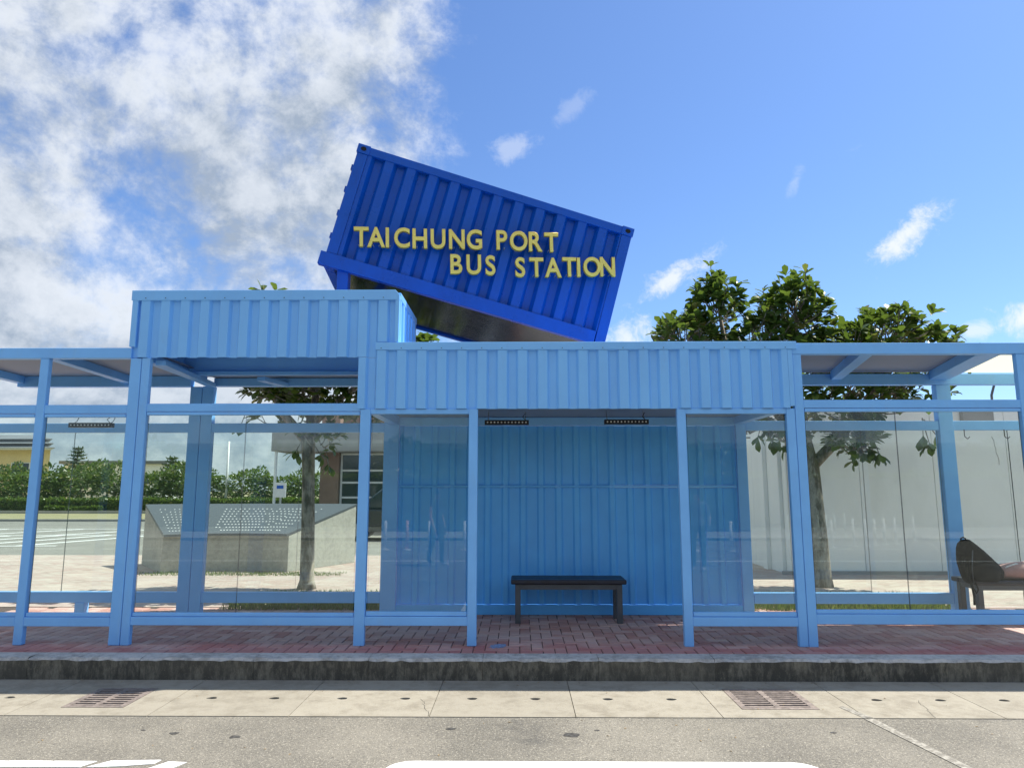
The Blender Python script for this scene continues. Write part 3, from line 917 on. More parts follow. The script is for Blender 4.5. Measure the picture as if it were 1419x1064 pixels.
MB().add([(4.565, YF + .082, 2.834), (6.6, YF + .082, 2.834), (6.6, YB, 2.834), (4.985, YB, 2.834),
          (4.565, YF + .082, 2.842), (6.6, YF + .082, 2.842), (6.6, YB, 2.842), (4.985, YB, 2.842)],
         [(0, 3, 2, 1), (4, 5, 6, 7), (0, 1, 5, 4), (1, 2, 6, 5), (2, 3, 7, 6), (3, 0, 4, 7)]).build('roof_light', M['roof_light'], L4)
rail(L4, 2.70, 6.6, 2.67, 2.80, YB - .1, YB, 'rear_beam')
for xa, xb, bw in ((3.41, 3.80, .12), (4.60, 5.03, .22)):
    MB().beam((xa, YF + .081, 2.832), (xb, YB - .105, 2.832), bw, .104).build('roof_beam', M['blue'], L4, bevel=.004)
post(L4, 4.985, 5.155, 2.668, YB - .1, YB)
rail(L4, 2.70, 4.985, .13, .25, YB - .09, YB - .01)
rail(L4, 2.70, 4.985, 2.125, 2.235, YB - .09, YB - .01)
rail(L4, 5.155, 6.6, 2.125, 2.235, YB - .09, YB - .01)
pane(L4, 2.70, 4.07, .252, 2.123, YB - .05)
pane(L4, 4.07, 4.98, .252, 2.123, YB - .05)
pane(L4, 5.16, 5.81, .10, 2.123, YB - .05)
pane(L4, 5.81, 6.6, .10, 2.123, YB - .05)
for x in (5.27, 5.74):
    mb = MB().tube([(x, YB - .10, 2.13), (x, YB - .10, 2.05), (x + .035, YB - .10, 2.02), (x + .06, YB - .10, 2.045)], .005, 6)
    mb.build('hook', M['black'], L4)

# rivet heads along the sheets (one joined part per bay)
for par, x0, x1, z in ((L2, -3.70, -1.5, 2.83), (L2, -3.7, -1.3, 3.30), (L3, -1.5, 2.6, 2.235), (L3, -1.35, 2.6, 2.79)):
    mb = MB()
    x = x0
    while x < x1:
        mb.tube([(x, YF - .0295 if z in (3.30, 2.79) else YF + (.019 if z == 2.83 else .016), z), (x, YF - .024 if z in (3.30, 2.79) else YF + .030, z)], .005, 6)
        x += .1965
    o = mb.build('rivets', M['steel'], par); o['kind'] = 'stuff'

# ------------------------------------------------------------------ the tilted sign container
SC = thing('shipping_container', 'deep blue tilted shipping container with yellow lettering on top of the shelter', 'shipping container', (0, 0, 0))
del SC['base']
SC.location = (-.588, 7.598, 3.424)
SC.rotation_mode = 'ZXY'      # placeholder order, matrix set below
Mz = Matrix.Rotation(R(8.4), 4, 'Z') @ Matrix.Rotation(R(2.7), 4, 'X') @ Matrix.Rotation(R(14.6), 4, 'Y')
SC.rotation_mode = 'XYZ'
SC.rotation_euler = Mz.to_euler('XYZ')
Lc, Hc, Wc = 3.23, 1.43, 2.30
h = Lc / 2


def part(mb, name, m, bevel=0.0, parent=None):
    return mb.build(name, M[m] if isinstance(m, str) else m, parent or SC, bevel=bevel)


# front corrugated wall in container space (x along, y into, z up)
mb = MB(); corrugated(mb, -h + .12, h - .12, .15, Hc - .09, .012, .065, .252, -h + .07, rec=.32, fl=.15)
part(mb, 'front_wall', 'deep_blue')
mb = MB(); corrugated(mb, -h + .12, h - .12, .15, Hc - .09, Wc - .06, .045, .252, -h + .07, rec=.30, fl=.13)
part(mb, 'rear_wall', 'deep_blue')
mb = MB(); corrugated(mb, .12, Wc - .12, .15, Hc - .09, -h + .012, .045, .252, .07, rec=.30, fl=.13, axis='y'); part(mb, 'end_wall', 'deep_blue')
mb = MB(); corrugated(mb, .12, Wc - .12, .15, Hc - .09, h - .06, .045, .252, .07, rec=.30, fl=.13, axis='y'); part(mb, 'end_wall', 'deep_blue')
for y0, y1 in ((0, .09), (Wc - .09, Wc)):
    part(MB().box(-h + .07, h - .07, y0, y1, Hc - .092, Hc - .004), 'top_rail', 'deep_blue', .004)
    part(MB().box(-h - .055, h - .13, y0 - (.012 if y0 == 0 else 0), y1, 0, .148), 'bottom_rail', 'deep_blue', .006)
for x0, x1 in ((-h, -h + .118), (h - .118, h)):
    part(MB().box(x0, x1, .0, .10, .15 if x0 < 0 else .0, Hc - .10), 'corner_post', 'deep_blue', .004)
    part(MB().box(x0, x1, Wc - .10, Wc, .15, Hc - .10), 'corner_post', 'deep_blue', .004)
    part(MB().box(x0 + .01, x1 - .01, .1, Wc - .1, Hc - .095, Hc - .006), 'end_rail', 'deep_blue', .004)
    part(MB().box(x0 + .002, x1 - .002, .1, Wc - .1, .002, .146), 'end_rail', 'deep_blue', .004)
    for y0 in (0, Wc - .13):
        cst = part(MB().box(x0 - .012, x1 + .012, y0 - .012, y0 + .13, Hc - .098, Hc + .004), 'corner_casting', 'deep_blue', .006)
        if y0 == 0:
            cx, cz = (x0 + x1) / 2, Hc - .047
            poly = [(cx + .032 * math.cos(2 * PI * k / 14), cz + .024 * math.sin(2 * PI * k / 14)) for k in range(14)]
            mbh = MB().add([(x, -.0145, z) for x, z in poly] + [(x, -.010, z) for x, z in poly],
                           [tuple(range(14))] + [(i, (i + 1) % 14, 14 + (i + 1) % 14, 14 + i) for i in range(14)])
            part(mbh, 'casting_hole_shade', 'dark_hole', 0, cst)  # black disc painted as the shade inside the opening
part(MB().box(-h + .12, h - .12, .09, Wc - .09, Hc - .06, Hc - .02), 'roof_sheet', 'deep_blue')
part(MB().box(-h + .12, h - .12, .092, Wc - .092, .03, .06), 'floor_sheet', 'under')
# hinge pins on the left end
for z in (.35, .62, .90, 1.16):
    part(MB().box(-h - .022, -h, .03, .08, z - .03, z + .03), 'hinge', 'deep_blue')

# raised letters; every letter stands on two pins
bfont = bpy.data.fonts.load('<builtin>')


def letter_mesh(ch):
    cu = bpy.data.curves.new('letter', 'FONT')
    cu.body = ch; cu.font = bfont; cu.size = .292; cu.extrude = .022; cu.offset = .0045
    cu.align_x = 'CENTER'; cu.align_y = 'BOTTOM_BASELINE' if False else 'CENTER'; cu.resolution_u = 5
    cu.bevel_depth = .003; cu.bevel_resolution = 0
    ob = bpy.data.objects.new('letter', cu)
    COL.objects.link(ob)
    dg = bpy.context.evaluated_depsgraph_get()
    me = bpy.data.meshes.new_from_object(ob.evaluated_get(dg))
    bpy.data.objects.remove(ob); bpy.data.curves.remove(cu)
    xs = [v.co.x for v in me.vertices]; ys = [v.co.y for v in me.vertices]
    cx, cy = (min(xs) + max(xs)) / 2, (min(ys) + max(ys)) / 2
    for v in me.vertices:
        v.co.x = (v.co.x - cx) * .88; v.co.y = (v.co.y - cy) * 1.04
    me.materials.clear()
    me.materials.append(M['gold']); me.materials.append(M['gold_edge'])
    for p in me.polygons:
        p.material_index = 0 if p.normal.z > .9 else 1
    return me


LET = [('T', -1.293, .398), ('A', -1.141, .442), ('I', -1.025, .473), ('C', -.874, .518), ('H', -.688, .567), ('U', -.497, .622),
       ('N', -.299, .681), ('G', -.113, .736), ('P', .181, .822), ('O', .365, .868), ('R', .549, .917), ('T', .723, .963),
       ('B', -.23, .409), ('U', -.044, .46), ('S', .134, .506), ('S', .458, .583), ('T', .634, .637), ('A', .815, .689),
       ('T', .991, .75), ('I', 1.093, .778), ('O', 1.241, .829), ('N', 1.412, .882)]
lm = {}
for ch, lx, lz in LET:
    if ch not in lm:
        lm[ch] = letter_mesh(ch)
    o = bpy.data.objects.new('letter', lm[ch]); COL.objects.link(o)
    o.parent = SC
    o.location = (lx, -.062, lz)
    # text plane faces -Y of the container; turn it back to nearly level
    o.rotation_euler = (Matrix.Rotation(R(-16.3), 4, 'Y') @ Matrix.Rotation(R(90), 4, 'X')).to_euler()
    for sx in (-.03, .03):
        MB().tube([(sx, -.085, -.08), (sx, -.085, -.01)], .006, 6).build('pin', M['zinc'], o)

# props under the container
SP = thing('container_prop', 'dark blue steel prop under the high left end of the tilted container', 'steel prop', (-1.9, 7.5, 3.38))
MB().box(-1.985, -1.865, 7.42, 7.54, 3.38, 3.815).build('leg', M['deep_blue'], SP, bevel=.004)
MB().box(-1.985, -1.865, 8.9, 9.02, 2.79, 3.86).build('leg', M['deep_blue'], SP, bevel=.004)
MB().box(-2.02, -1.83, 7.38, 7.58, 3.347, 3.379).build('foot_plate', M['deep_blue'], SP)
MB().box(-1.865, -1.30, 7.46, 7.52, 3.42, 3.50).build('brace', M['deep_blue'], SP)
SP2 = thing('container_prop', 'small dark blue foot under the low right corner of the tilted container', 'steel prop', (.9, 7.9, 2.77))
MB().box(.80, .95, 7.84, 7.96, 2.767, 3.05).build('leg', M['deep_blue'], SP2, bevel=.004)
MB().box(.74, 1.01, 7.78, 8.02, 2.766, 2.786).build('foot_plate', M['deep_blue'], SP2)


# ------------------------------------------------------------------ lamps under the shelter roofs
def lamp(x, y, z, label):
    t_ = thing('linear_lamp', label, 'lamp', (x, y, z), 'linear lamps hung under the shelter roofs')
    MB().box(x - .236, x + .236, y - .03, y + .03, z - .025, z + .025).build('housing', M['black'], t_, bevel=.004)
    for k in range(12):
        xx = x - .205 + k * .41 / 11
        poly = [(xx + .0085 * math.cos(2 * PI * q / 8), z + .0085 * math.sin(2 * PI * q / 8)) for q in range(8)]
        MB().add([(a, y - .034, b2) for a, b2 in poly] + [(a, y - .029, b2) for a, b2 in poly],
                 [tuple(range(8))] + [(i, (i + 1) % 8, 8 + (i + 1) % 8, 8 + i) for i in range(8)]).build('lens', M['lens'], t_)
    for sx in (-.2, .2):
        MB().tube([(x + sx, y + .01, z + .02), (x + sx, y + .06, z + .05), (x + sx, y + .12, z + .13)], .004, 6).build('bracket', M['zinc'], t_)
    MB().tube([(x + .2, y, z + .025), (x + .17, y - .01, z + .06), (x + .20, y + .02, z + .10)], .004, 5).build('cable', M['black'], t_)
    return t_


lamp(-.136, 7.55, 2.135, 'black linear lamp above the doorway, over the left end of the bench')
lamp(1.142, 7.55, 2.140, 'black linear lamp above the doorway, close to its right post')
lamp(-4.64, 7.6, 2.115, 'dark linear lamp behind the glass of the left shelter bay')


# ------------------------------------------------------------------ benches and what lies on them
def bench(x, y, label):
    t_ = thing('bench', label, 'bench', (x, y, 0), 'benches in the shelter')
    x0, x1, y0, y1 = x - .625, x + .625, y - .21, y + .21
    for a, b2 in ((y0, y - .072), (y - .068, y + .068), (y + .072, y1)):
        MB().box(x0, x1, a, b2, .412, .462).build('seat_board', M['navy_board'], t_, bevel=.012)
    MB().box(x0 + .05, x1 - .05, y0 + .03, y0 + .07, .355, .411).build('apron', M['steel'], t_, bevel=.003)
    MB().box(x0 + .05, x1 - .05, y1 - .07, y1 - .03, .355, .411).build('apron', M['steel'], t_, bevel=.003)
    for xx in (x0 + .045, x1 - .105):
        for yy in (y0 + .025, y1 - .085):
            MB().box(xx, xx + .06, yy, yy + .06, 0, .410).build('leg', M['steel'], t_, bevel=.004)
        MB().box(xx + .006, xx + .054, y0 + .086, y1 - .086, .36, .409).build('end_rail', M['steel'], t_, bevel=.003)
    return t_


bench(.53, 8.09, 'dark bench standing alone against the blue corrugated wall')
bench(5.50, 8.08, 'dark bench carrying the black backpack at the right edge')


def loft(mb, rings, mi=0):
    n = len(rings[0])
    vs = [p for r_ in rings for p in r_]
    fs = []
    for i in range(len(rings) - 1):
        for k in range(n):
            fs.append((i * n + k, i * n + (k + 1) % n, (i + 1) * n + (k + 1) % n, (i + 1) * n + k))
    fs.append(tuple(range(n - 1, -1, -1))); fs.append(tuple(range((len(rings) - 1) * n, len(rings) * n)))
    return mb.add(vs, fs, mi)


BP = thing('backpack', 'black backpack leaning on the right-hand bench beside the back post', 'backpack', (5.03, 8.02, .46))
rings = []
prof = [(.425, 4.86, 5.08, .07), (.445, 4.835, 5.17, .10), (.49, 4.82, 5.235, .12), (.55, 4.805, 5.25, .13), (.62, 4.795, 5.20, .135),
        (.70, 4.79, 5.125, .13), (.78, 4.80, 5.04, .115), (.835, 4.82, 4.975, .095), (.868, 4.845, 4.94, .065), (.882, 4.87, 4.92, .03)]
for z, xl, xr, ry in prof:
    ring = []
    cx, rx = (xl + xr) / 2, (xr - xl) / 2
    for k in range(24):
        a = 2 * PI * k / 24
        ca, sa = math.cos(a), math.sin(a)
        ring.append((cx + rx * math.copysign(abs(ca) ** .8, ca) + .004 * math.sin(9 * a + z * 30), 7.97 + ry * math.copysign(abs(sa) ** .75, sa) + .006 * math.sin(5 * a + z * 40), z + .006 * math.sin(3 * a)))
    rings.append(ring)
loft(MB(), rings).build('body', M['bag'], BP, smooth=True)
rings = []
for z, cx, rx, ry in [(.455, 5.0, .11, .05), (.48, 5.005, .145, .06), (.56, 5.0, .15, .065), (.62, 4.98, .135, .06), (.645, 4.965, .10, .04)]:
    rings.append([(cx + rx * math.cos(2 * PI * k / 16), 7.845 + ry * math.sin(2 * PI * k / 16), z) for k in range(16)])
loft(MB(), rings).build('front_pocket', M['bag'], BP, smooth=True)
MB().tube([(4.86, 7.853, .47), (4.845, 7.835, .58), (4.86, 7.838, .70), (4.885, 7.86, .78), (4.93, 7.868, .79), (4.99, 7.858, .72), (5.05, 7.85, .62), (5.09, 7.855, .50)], .006, 5).build('zip', M['steel'], BP, smooth=True)
MB().tube([(4.95, 8.10, .84), (5.04, 8.14, .80), (5.14, 8.13, .68), (5.19, 8.08, .55), (5.17, 8.02, .47)], [.02, .028, .028, .024, .016], 8).build('shoulder_strap', M['bag'], BP, smooth=True)
MB().tube([(4.84, 7.97, .86), (4.835, 7.97, .895), (4.86, 7.97, .91), (4.885, 7.97, .895), (4.885, 7.97, .86)], .009, 6).build('top_handle', M['bag'], BP, smooth=True)
MB().tube([(4.83, 7.9, .70), (4.79, 7.86, .62), (4.80, 7.85, .52), (4.84, 7.86, .42), (4.855, 7.86, .30), (4.85, 7.86, .21)], .012, 6).build('strap', M['bag'], BP, smooth=True)
MB().tube([(4.88, 7.86, .44), (4.90, 7.85, .37), (4.875, 7.85, .33), (4.86, 7.86, .38)], .008, 6).build('buckle_strap', M['bag'], BP, smooth=True)

PC = thing('pink_bag', 'dusty pink soft bag lying right of the black backpack', 'bag', (5.40, 8.02, .46))
rings = []
for k in range(13):
    f = k / 12
    x = 5.22 + .5 * f
    hh = .04 + .085 * math.sin(PI * (0.15 + .72 * f)) ** .8
    dd = .06 + .09 * math.sin(PI * (0.1 + .8 * f)) ** .7
    rings.append([(x, 8.02 + dd * math.cos(2 * PI * q / 14), .464 + hh * .75 + hh * .75 * math.sin(2 * PI * q / 14) + .012 * math.sin(5 * f + q)) for q in range(14)])
loft(MB(), rings).build('body', M['pink'], PC, smooth=True)
MB().tube([(5.24, 7.96, .54), (5.29, 7.94, .60), (5.38, 7.93, .63), (5.48, 7.94, .61), (5.54, 7.96, .56)], .009, 6).build('handle', M['white_paint'], PC, smooth=True)


# ------------------------------------------------------------------ vegetation
def leaf_verts(ln, wd, bend=0.25, fold=0.22):
    """obovate leaf along +X, up +Z : returns verts, faces"""
    st = [(0, .04), (.25, .45), (.55, .92), (.8, .95), (1.0, .12)]
    vs = []
    for s_, w_ in st:
        x = ln * s_
        z = -bend * ln * s_ * s_
        hw = wd * w_ / 2
        vs += [(x, -hw, z + fold * hw), (x, 0, z), (x, hw, z + fold * hw)]
    fs = []
    for i in range(len(st) - 1):
        a = i * 3
        fs += [(a, a + 3, a + 4, a + 1), (a + 1, a + 4, a + 5, a + 2)]
    return vs, fs


def basis(d, roll=0.0):
    d = d.normalized()
    up = Vector((0, 0, 1)) if abs(d.z) < .95 else Vector((1, 0, 0))
    y = up.cross(d).normalized(); z = d.cross(y)
    m3 = Matrix((d, y, z)).transposed()
    return m3 @ Matrix.Rotation(roll, 3, 'X')


def rosette(rng, p, axis, n, ln):
    """leaf frames of one rosette"""
    out = []
    b0 = basis(axis)
    for k in range(n):
        a = 2 * PI * k / n + rng.uniform(-.4, .4)
        spread = rng.uniform(.35, 1.15)
        d = b0 @ Vector((math.cos(spread), math.sin(spread) * math.cos(a), math.sin(spread) * math.sin(a)))
        l_ = ln * rng.uniform(.55, 1.25)
        out.append((p + axis * rng.uniform(-.03, .03), basis(d, rng.uniform(-.5, .5)), l_))
    return out


LV, LF = leaf_verts(1.0, .52)
leaf_mb = MB().add(LV, LF)
leaf_me = leaf_mb.mesh('leaf', M['leaf'], smooth=True)


def broad_tree(name, label, base, trunk_pts, trunk_rad, limbs, lobes, n_ros, n_leaf, n_indiv, seed, extra=()):
    rng = random.Random(seed)
    t_ = thing(name, label, 'tree', base, 'broad-leaved trees behind the shelter')
    mb = MB().tube(trunk_pts, trunk_rad, 14)
    tr = mb.build('trunk', M['bark'], t_, smooth=True)
    for pts, rad in limbs:
        MB().tube(pts, rad, 9).build('limb', M['bark'], t_, smooth=True)
    frames = []
    twig = MB()
    for (c, rx, ry, rz, wgt) in lobes:
        c = Vector(c)
        for _ in range(int(n_ros * wgt)):
            while True:
                v = Vector((rng.gauss(0, 1), rng.gauss(0, 1), rng.gauss(0, 1)))
                if v.length > .1:
                    break
            v.normalize()
            if v.z < -.2 and rng.random() < .4:
                v.z = -v.z
            rr = rng.uniform(.35, 1.0) ** .5 * (1 + .16 * math.sin(5 * v.x + 3 * v.z + seed) + .12 * math.sin(9 * v.y + 4 * v.x))
            p = c + Vector((v.x * rx, v.y * ry, v.z * rz)) * rr
            ax = (v * .8 + Vector((0, 0, .45)) + Vector((rng.uniform(-.4, .4), rng.uniform(-.4, .4), rng.uniform(-.3, .3)))).normalized()
            frames += rosette(rng, p, ax, rng.randint(5, 9), n_leaf)
            if rng.random() < .5:
                q = p - ax * .25 + (c - p) * .15
                twig.tube([p, (p + q) / 2 + Vector((0, 0, -.02)), q], [.006, .008, .011], 4, cap=False)
    for p, ax, n in extra:
        frames += rosette(rng, Vector(p), Vector(ax).normalized(), n, n_leaf * 1.05)
        q = Vector(p) - Vector(ax).normalized() * .3
        twig.tube([p, q], [.006, .010], 4, cap=False)
    twig.build('twigs', M['bark'], t_)['kind'] = 'stuff'
    # those nearest the street as leaves of their own, the rest as one mass
    frames.sort(key=lambda fr_: fr_[0].y - .6 * fr_[0].z)
    step = max(1, len(frames) // (2 * n_indiv))
    ind = set(range(0, min(len(frames), step * n_indiv), step))
    crown = MB()
    b0 = Vector(base)
    for i, (p, m3, l_) in enumerate(frames):
        if i in ind:
            o = bpy.data.objects.new('leaf', leaf_me); COL.objects.link(o); o.parent = t_
            o.location = p - b0; o.rotation_euler = m3.to_euler(); o.scale = (l_, l_, l_)
        else:
            crown.add([p + m3 @ (Vector(v) * l_) for v in LV], LF)
    c = crown.build('crown', M['leaf'], t_, smooth=True); c['kind'] = 'stuff'
    return t_


broad_tree('tree', 'broad-leaved tree behind the right shelter bay, bushy crown above the roof', (4.53, 10.96, 0),
           [(4.52, 10.96, -.05), (4.52, 10.96, .15), (4.50, 10.93, .7), (4.46, 10.9, 1.25), (4.42, 10.88, 1.75), (4.36, 10.86, 2.1)],
           [.175, .145, .132, .128, .135, .11],
           [([(4.42, 10.88, 1.7), (4.25, 10.85, 2.2), (3.7, 10.8, 2.9), (3.2, 10.8, 3.6), (3.1, 10.8, 4.4)], [.095, .08, .06, .04, .02]),
            ([(4.42, 10.88, 1.75), (4.75, 10.8, 2.1), (5.1, 10.75, 2.5), (5.6, 10.8, 3.2), (5.9, 10.8, 3.8)], [.09, .08, .06, .04, .02]),
            ([(4.38, 10.87, 2.0), (4.4, 11.1, 2.8), (4.4, 11.1, 3.6), (4.4, 11.0, 4.4)], [.11, .08, .05, .02]),
            ([(4.42, 10.88, 1.85), (4.1, 10.6, 2.25), (3.6, 10.4, 2.5)], [.06, .045, .02])],
           [((3.08, 10.8, 4.12), .36, .55, .70, .22), ((2.55, 10.8, 3.72), .48, .7, .42, .20), ((4.30, 10.9, 4.10), .50, .6, .62, .32),
            ((3.75, 10.9, 3.65), .55, .7, .45, .22), ((5.65, 10.8, 3.75), .62, .7, .42, .30), ((6.45, 10.9, 3.55), .42, .6, .32, .13), ((4.9, 10.8, 3.50), .6, .8, .42, .2),
            ((4.5, 10.8, 2.85), 1.9, .9, .50, .75), ((5.0, 10.6, 2.12), .36, .3, .28, .15), ((4.0, 10.6, 2.25), .4, .3, .2, .06), ((3.35, 10.5, 2.35), .35, .3, .2, .06)],
           460, .17, 280, 11,
           extra=[((5.15, 10.4, 1.98), (-.1, -.3, -1), 7), ((5.25, 10.4, 1.92), (.2, -.3, -1), 7), ((5.98, 10.4, 2.1), (.1, -.2, -1), 8), ((5.9, 10.4, 2.2), (-.2, -.3, -.8), 7), ((6.1, 10.4, 2.2), (.3, -.3, -.7), 6),
                  ((3.5, 10.4, 2.2), (-.3, -.3, -.8), 7), ((3.7, 10.4, 2.12), (.2, -.3, -1), 7)])
broad_tree('tree', 'slim broad-leaved tree behind the glass beside the stone block', (-3.12, 10.64, 0),
           [(-3.12, 10.64, -.05), (-3.12, 10.64, .12), (-3.13, 10.63, .8), (-3.15, 10.62, 1.5), (-3.17, 10.6, 2.1), (-3.12, 10.6, 2.6)],
           [.16, .105, .098, .092, .10, .08],
           [([(-3.16, 10.6, 2.1), (-3.6, 10.6, 2.6), (-3.9, 10.6, 3.3), (-3.95, 10.6, 4.1)], [.08, .06, .04, .015]),
            ([(-3.14, 10.6, 2.4), (-2.7, 10.6, 2.8), (-2.2, 10.6, 3.2)], [.07, .05, .02]),
            ([(-3.13, 10.6, 2.5), (-3.1, 10.8, 3.2), (-3.0, 10.8, 3.9)], [.07, .05, .02])],
           [((-2.9, 10.7, 2.98), 1.40, .8, .42, 1.0), ((-3.1, 10.8, 3.6), 1.0, .8, .6, .45), ((-3.9, 10.6, 4.05), .25, .3, .25, .07), ((-1.7, 10.8, 3.35), .5, .5, .45, .2),
            ((-3.0, 10.5, 2.2), .40, .3, .22, .05), ((-2.3, 10.5, 2.42), .3, .3, .12, .03), ((-3.7, 10.5, 2.45), .3, .3, .10, .02)],
           380, .16, 180, 23,
           extra=[((-2.95, 10.45, 1.95), (.5, -.4, -.6), 8), ((-3.3, 10.45, 2.0), (-.3, -.4, -.8), 8), ((-2.8, 10.4, 1.78), (.3, -.4, -.9), 7), ((-4.12, 10.4, 2.38), (-.2, -.3, -1), 6), ((-3.95, 10.5, 4.43), (-.5, 0, .5), 8), ((-3.75, 10.5, 4.43), (.5, 0, .5), 7)])


def grass(name, x0, x1, y0, y1, n, hgt, seed, z=0.0, dens=None):
    rng = random.Random(seed)
    mb = MB()
    for _ in range(n):
        x, y = rng.uniform(x0, x1), rng.uniform(y0, y1)
        ex = min(x - x0, x1 - x) / (x1 - x0)
        if rng.random() > min(1, ex * 6 + .25):
            continue
        a = rng.uniform(0, PI); hh = hgt * rng.uniform(.4, 1.1)
        dx_, dy_ = .006 * math.cos(a), .006 * math.sin(a)
        lx, ly = rng.uniform(-.5, .5) * hh, rng.uniform(-.5, .5) * hh
        mb.add([(x - dx_, y - dy_, z), (x + dx_, y + dy_, z), (x + lx * .4 + dx_ * .7, y + ly * .4 + dy_ * .7, z + hh * .6), (x + lx, y + ly, z + hh)],
               [(0, 1, 2), (0, 2, 3)])
    o = mb.build(name, M['grass'])
    o['kind'] = 'stuff'
    return tag(o, {'a': 'short grass strip behind the raised-box bay, by the tree', 'b': 'short grass strip behind the right bay, by the tree', 'c': 'thin dry grass round the foot of the stone block'}[seed], 'grass')


grass('grass', -3.6, -1.2, 8.75, 9.9, 7000, .10, 'a')
grass('grass', 2.75, 5.4, 8.75, 9.8, 7000, .10, 'b')
grass('grass', -6.6, -3.0, 12.15, 12.65, 1800, .04, 'c')

# ------------------------------------------------------------------ stone block with a sloping engraved plate
BK = thing('stone_block', 'curved pebble-faced stone block with a sloping dark engraved plate', 'monument', (-4.97, 12.9, 0))
C0 = Vector((-4.97, 10.87))
ri, ro = 2.08, 3.95
a0, a1 = R(65), R(127)
N = 20


def arc(r, k):
    a = a1 + (a0 - a1) * k / N
    return (C0.x + r * math.cos(a), C0.y + r * math.sin(a))


mb = MB()
for k in range(N):
    (xa, ya), (xb, yb), (xc, yc), (xd, yd) = arc(ri, k), arc(ri, k + 1), arc(ro, k + 1), arc(ro, k)
    zi, zo = .615, 1.09
    mb.add([(xa, ya, 0), (xb, yb, 0), (xb, yb, zi), (xa, ya, zi)], [(0, 1, 2, 3)])
    mb.add([(xd, yd, 0), (xc, yc, 0), (xc, yc, zo), (xd, yd, zo)], [(3, 2, 1, 0)])
    mb.add([(xa, ya, zi), (xb, yb, zi), (xc, yc, zo), (xd, yd, zo)], [(0, 1, 2, 3)])
    if k in (0, N - 1):
        (pa, pd) = ((xa, ya), (xd, yd)) if k == 0 else ((xb, yb), (xc, yc))
        mb.add([(*pa, 0), (*pd, 0), (*pd, zo), (*pa, zi)], [(0, 1, 2, 3)])
mb.build('block_body', M['pebble'], BK)
mb = MB()
ri2, ro2 = ri - .05, ro + .03
for k in range(N):
    q = [arc(ri2, k), arc(ri2, k + 1), arc(ro2, k + 1), arc(ro2, k)]
    zz = [.61, .61, 1.10, 1.10]
    vs = [(x, y, z + .003) for (x, y), z in zip(q, zz)] + [(x, y, z + .045) for (x, y), z in zip(q, zz)]
    fs = [(3, 2, 1, 0), (4, 5, 6, 7), (0, 1, 5, 4), (2, 3, 7, 6)]
    if k == 0:
        fs.append((3, 0, 4, 7))
    if k == N - 1:
        fs.append((1, 2, 6, 5))
    mb.add(vs, fs)
mb.build('top_plate', M['plate'], BK)
# the pale engraved characters: rows of small marks in three fields
mb = MB()
rng = random.Random(5)
for f0, f1, cols, rows in ((.05, .27, 11, 9), (.36, .72, 17, 9), (.74, .86, 6, 8)):
    for cc in range(cols):
        for rr in range(rows):
            if rng.random() < .12:
                continue
            k = (f0 + (f1 - f0) * cc / (cols - 1)) * N
            fr2 = .10 + .70 * rr / (rows - 1)
            r_ = ri2 + (ro2 - ri2) * fr2
            x, y = arc(r_, k)
            z = .61 + (1.10 - .61) * fr2 + .046
            s_ = .014
            sl = (1.10 - .61) / (ro2 - ri2)
            mb.add([(x - s_, y - s_, z - sl * s_), (x + s_, y - s_, z - sl * s_), (x + s_, y + s_, z + sl * s_), (x - s_, y + s_, z + sl * s_)], [(0, 1, 2, 3)])
o = mb.build('engraved_marks', M['white_paint'], BK); o['kind'] = 'stuff'

# ------------------------------------------------------------------ white wall on the right
WW = thing('wall', 'whitewashed concrete wall behind the right shelter bay', 'wall', (8.5, 12.6, 0))
WH = 2.95
xs = [4.66, 5.95, 7.25, 8.55, 9.85, 11.15, 12.45]
for a, b2 in zip(xs, xs[1:]):
    MB().box(a + .004, b2 - .004, 12.54, 12.74, -.05, WH + random.uniform(-.004, .004)).build('wall_panel', M['wall_white'], WW, bevel=.006)
ys = [12.745, 13.35, 14.15, 15.6, 17.0]
for a, b2 in zip(ys, ys[1:]):
    MB().box(4.60, 4.80, a + .004, b2 - .004, -.05, WH).build('wall_panel', M['wall_white'], WW, bevel=.006)
MB().box(4.52, 4.598, 13.30, 13.52, -.05, WH).build('pilaster', M['wall_white'], WW, bevel=.005)
MB().box(4.5, 12.5, 12.50, 12.535, -.01, .05).build('footing', M['concrete'], WW)
MB().box(7.78, 8.32, 12.44, 12.538, 2.60, 2.80).build('vent_box', M['concrete'], WW, bevel=.004)
MB().tube([(8.45, 12.64, 2.95), (8.45, 12.64, 3.1), (8.52, 12.64, 3.3), (8.65, 12.62, 3.42), (8.9, 12.6, 3.48)], .022, 6).build('bent_pipe', M['steel'], WW, smooth=True)
mb = MB()
for xx, zz in ((8.32, 2.35), (9.4, 1.9)):
    pts_ = [(xx + .012 * i + random.uniform(-.015, .015), 12.539, zz - .07 * i) for i in range(8)]
    mb.tube(pts_, .003, 4)
o = mb.build('wall_crack', M['dark_hole'], WW); o['kind'] = 'stuff'

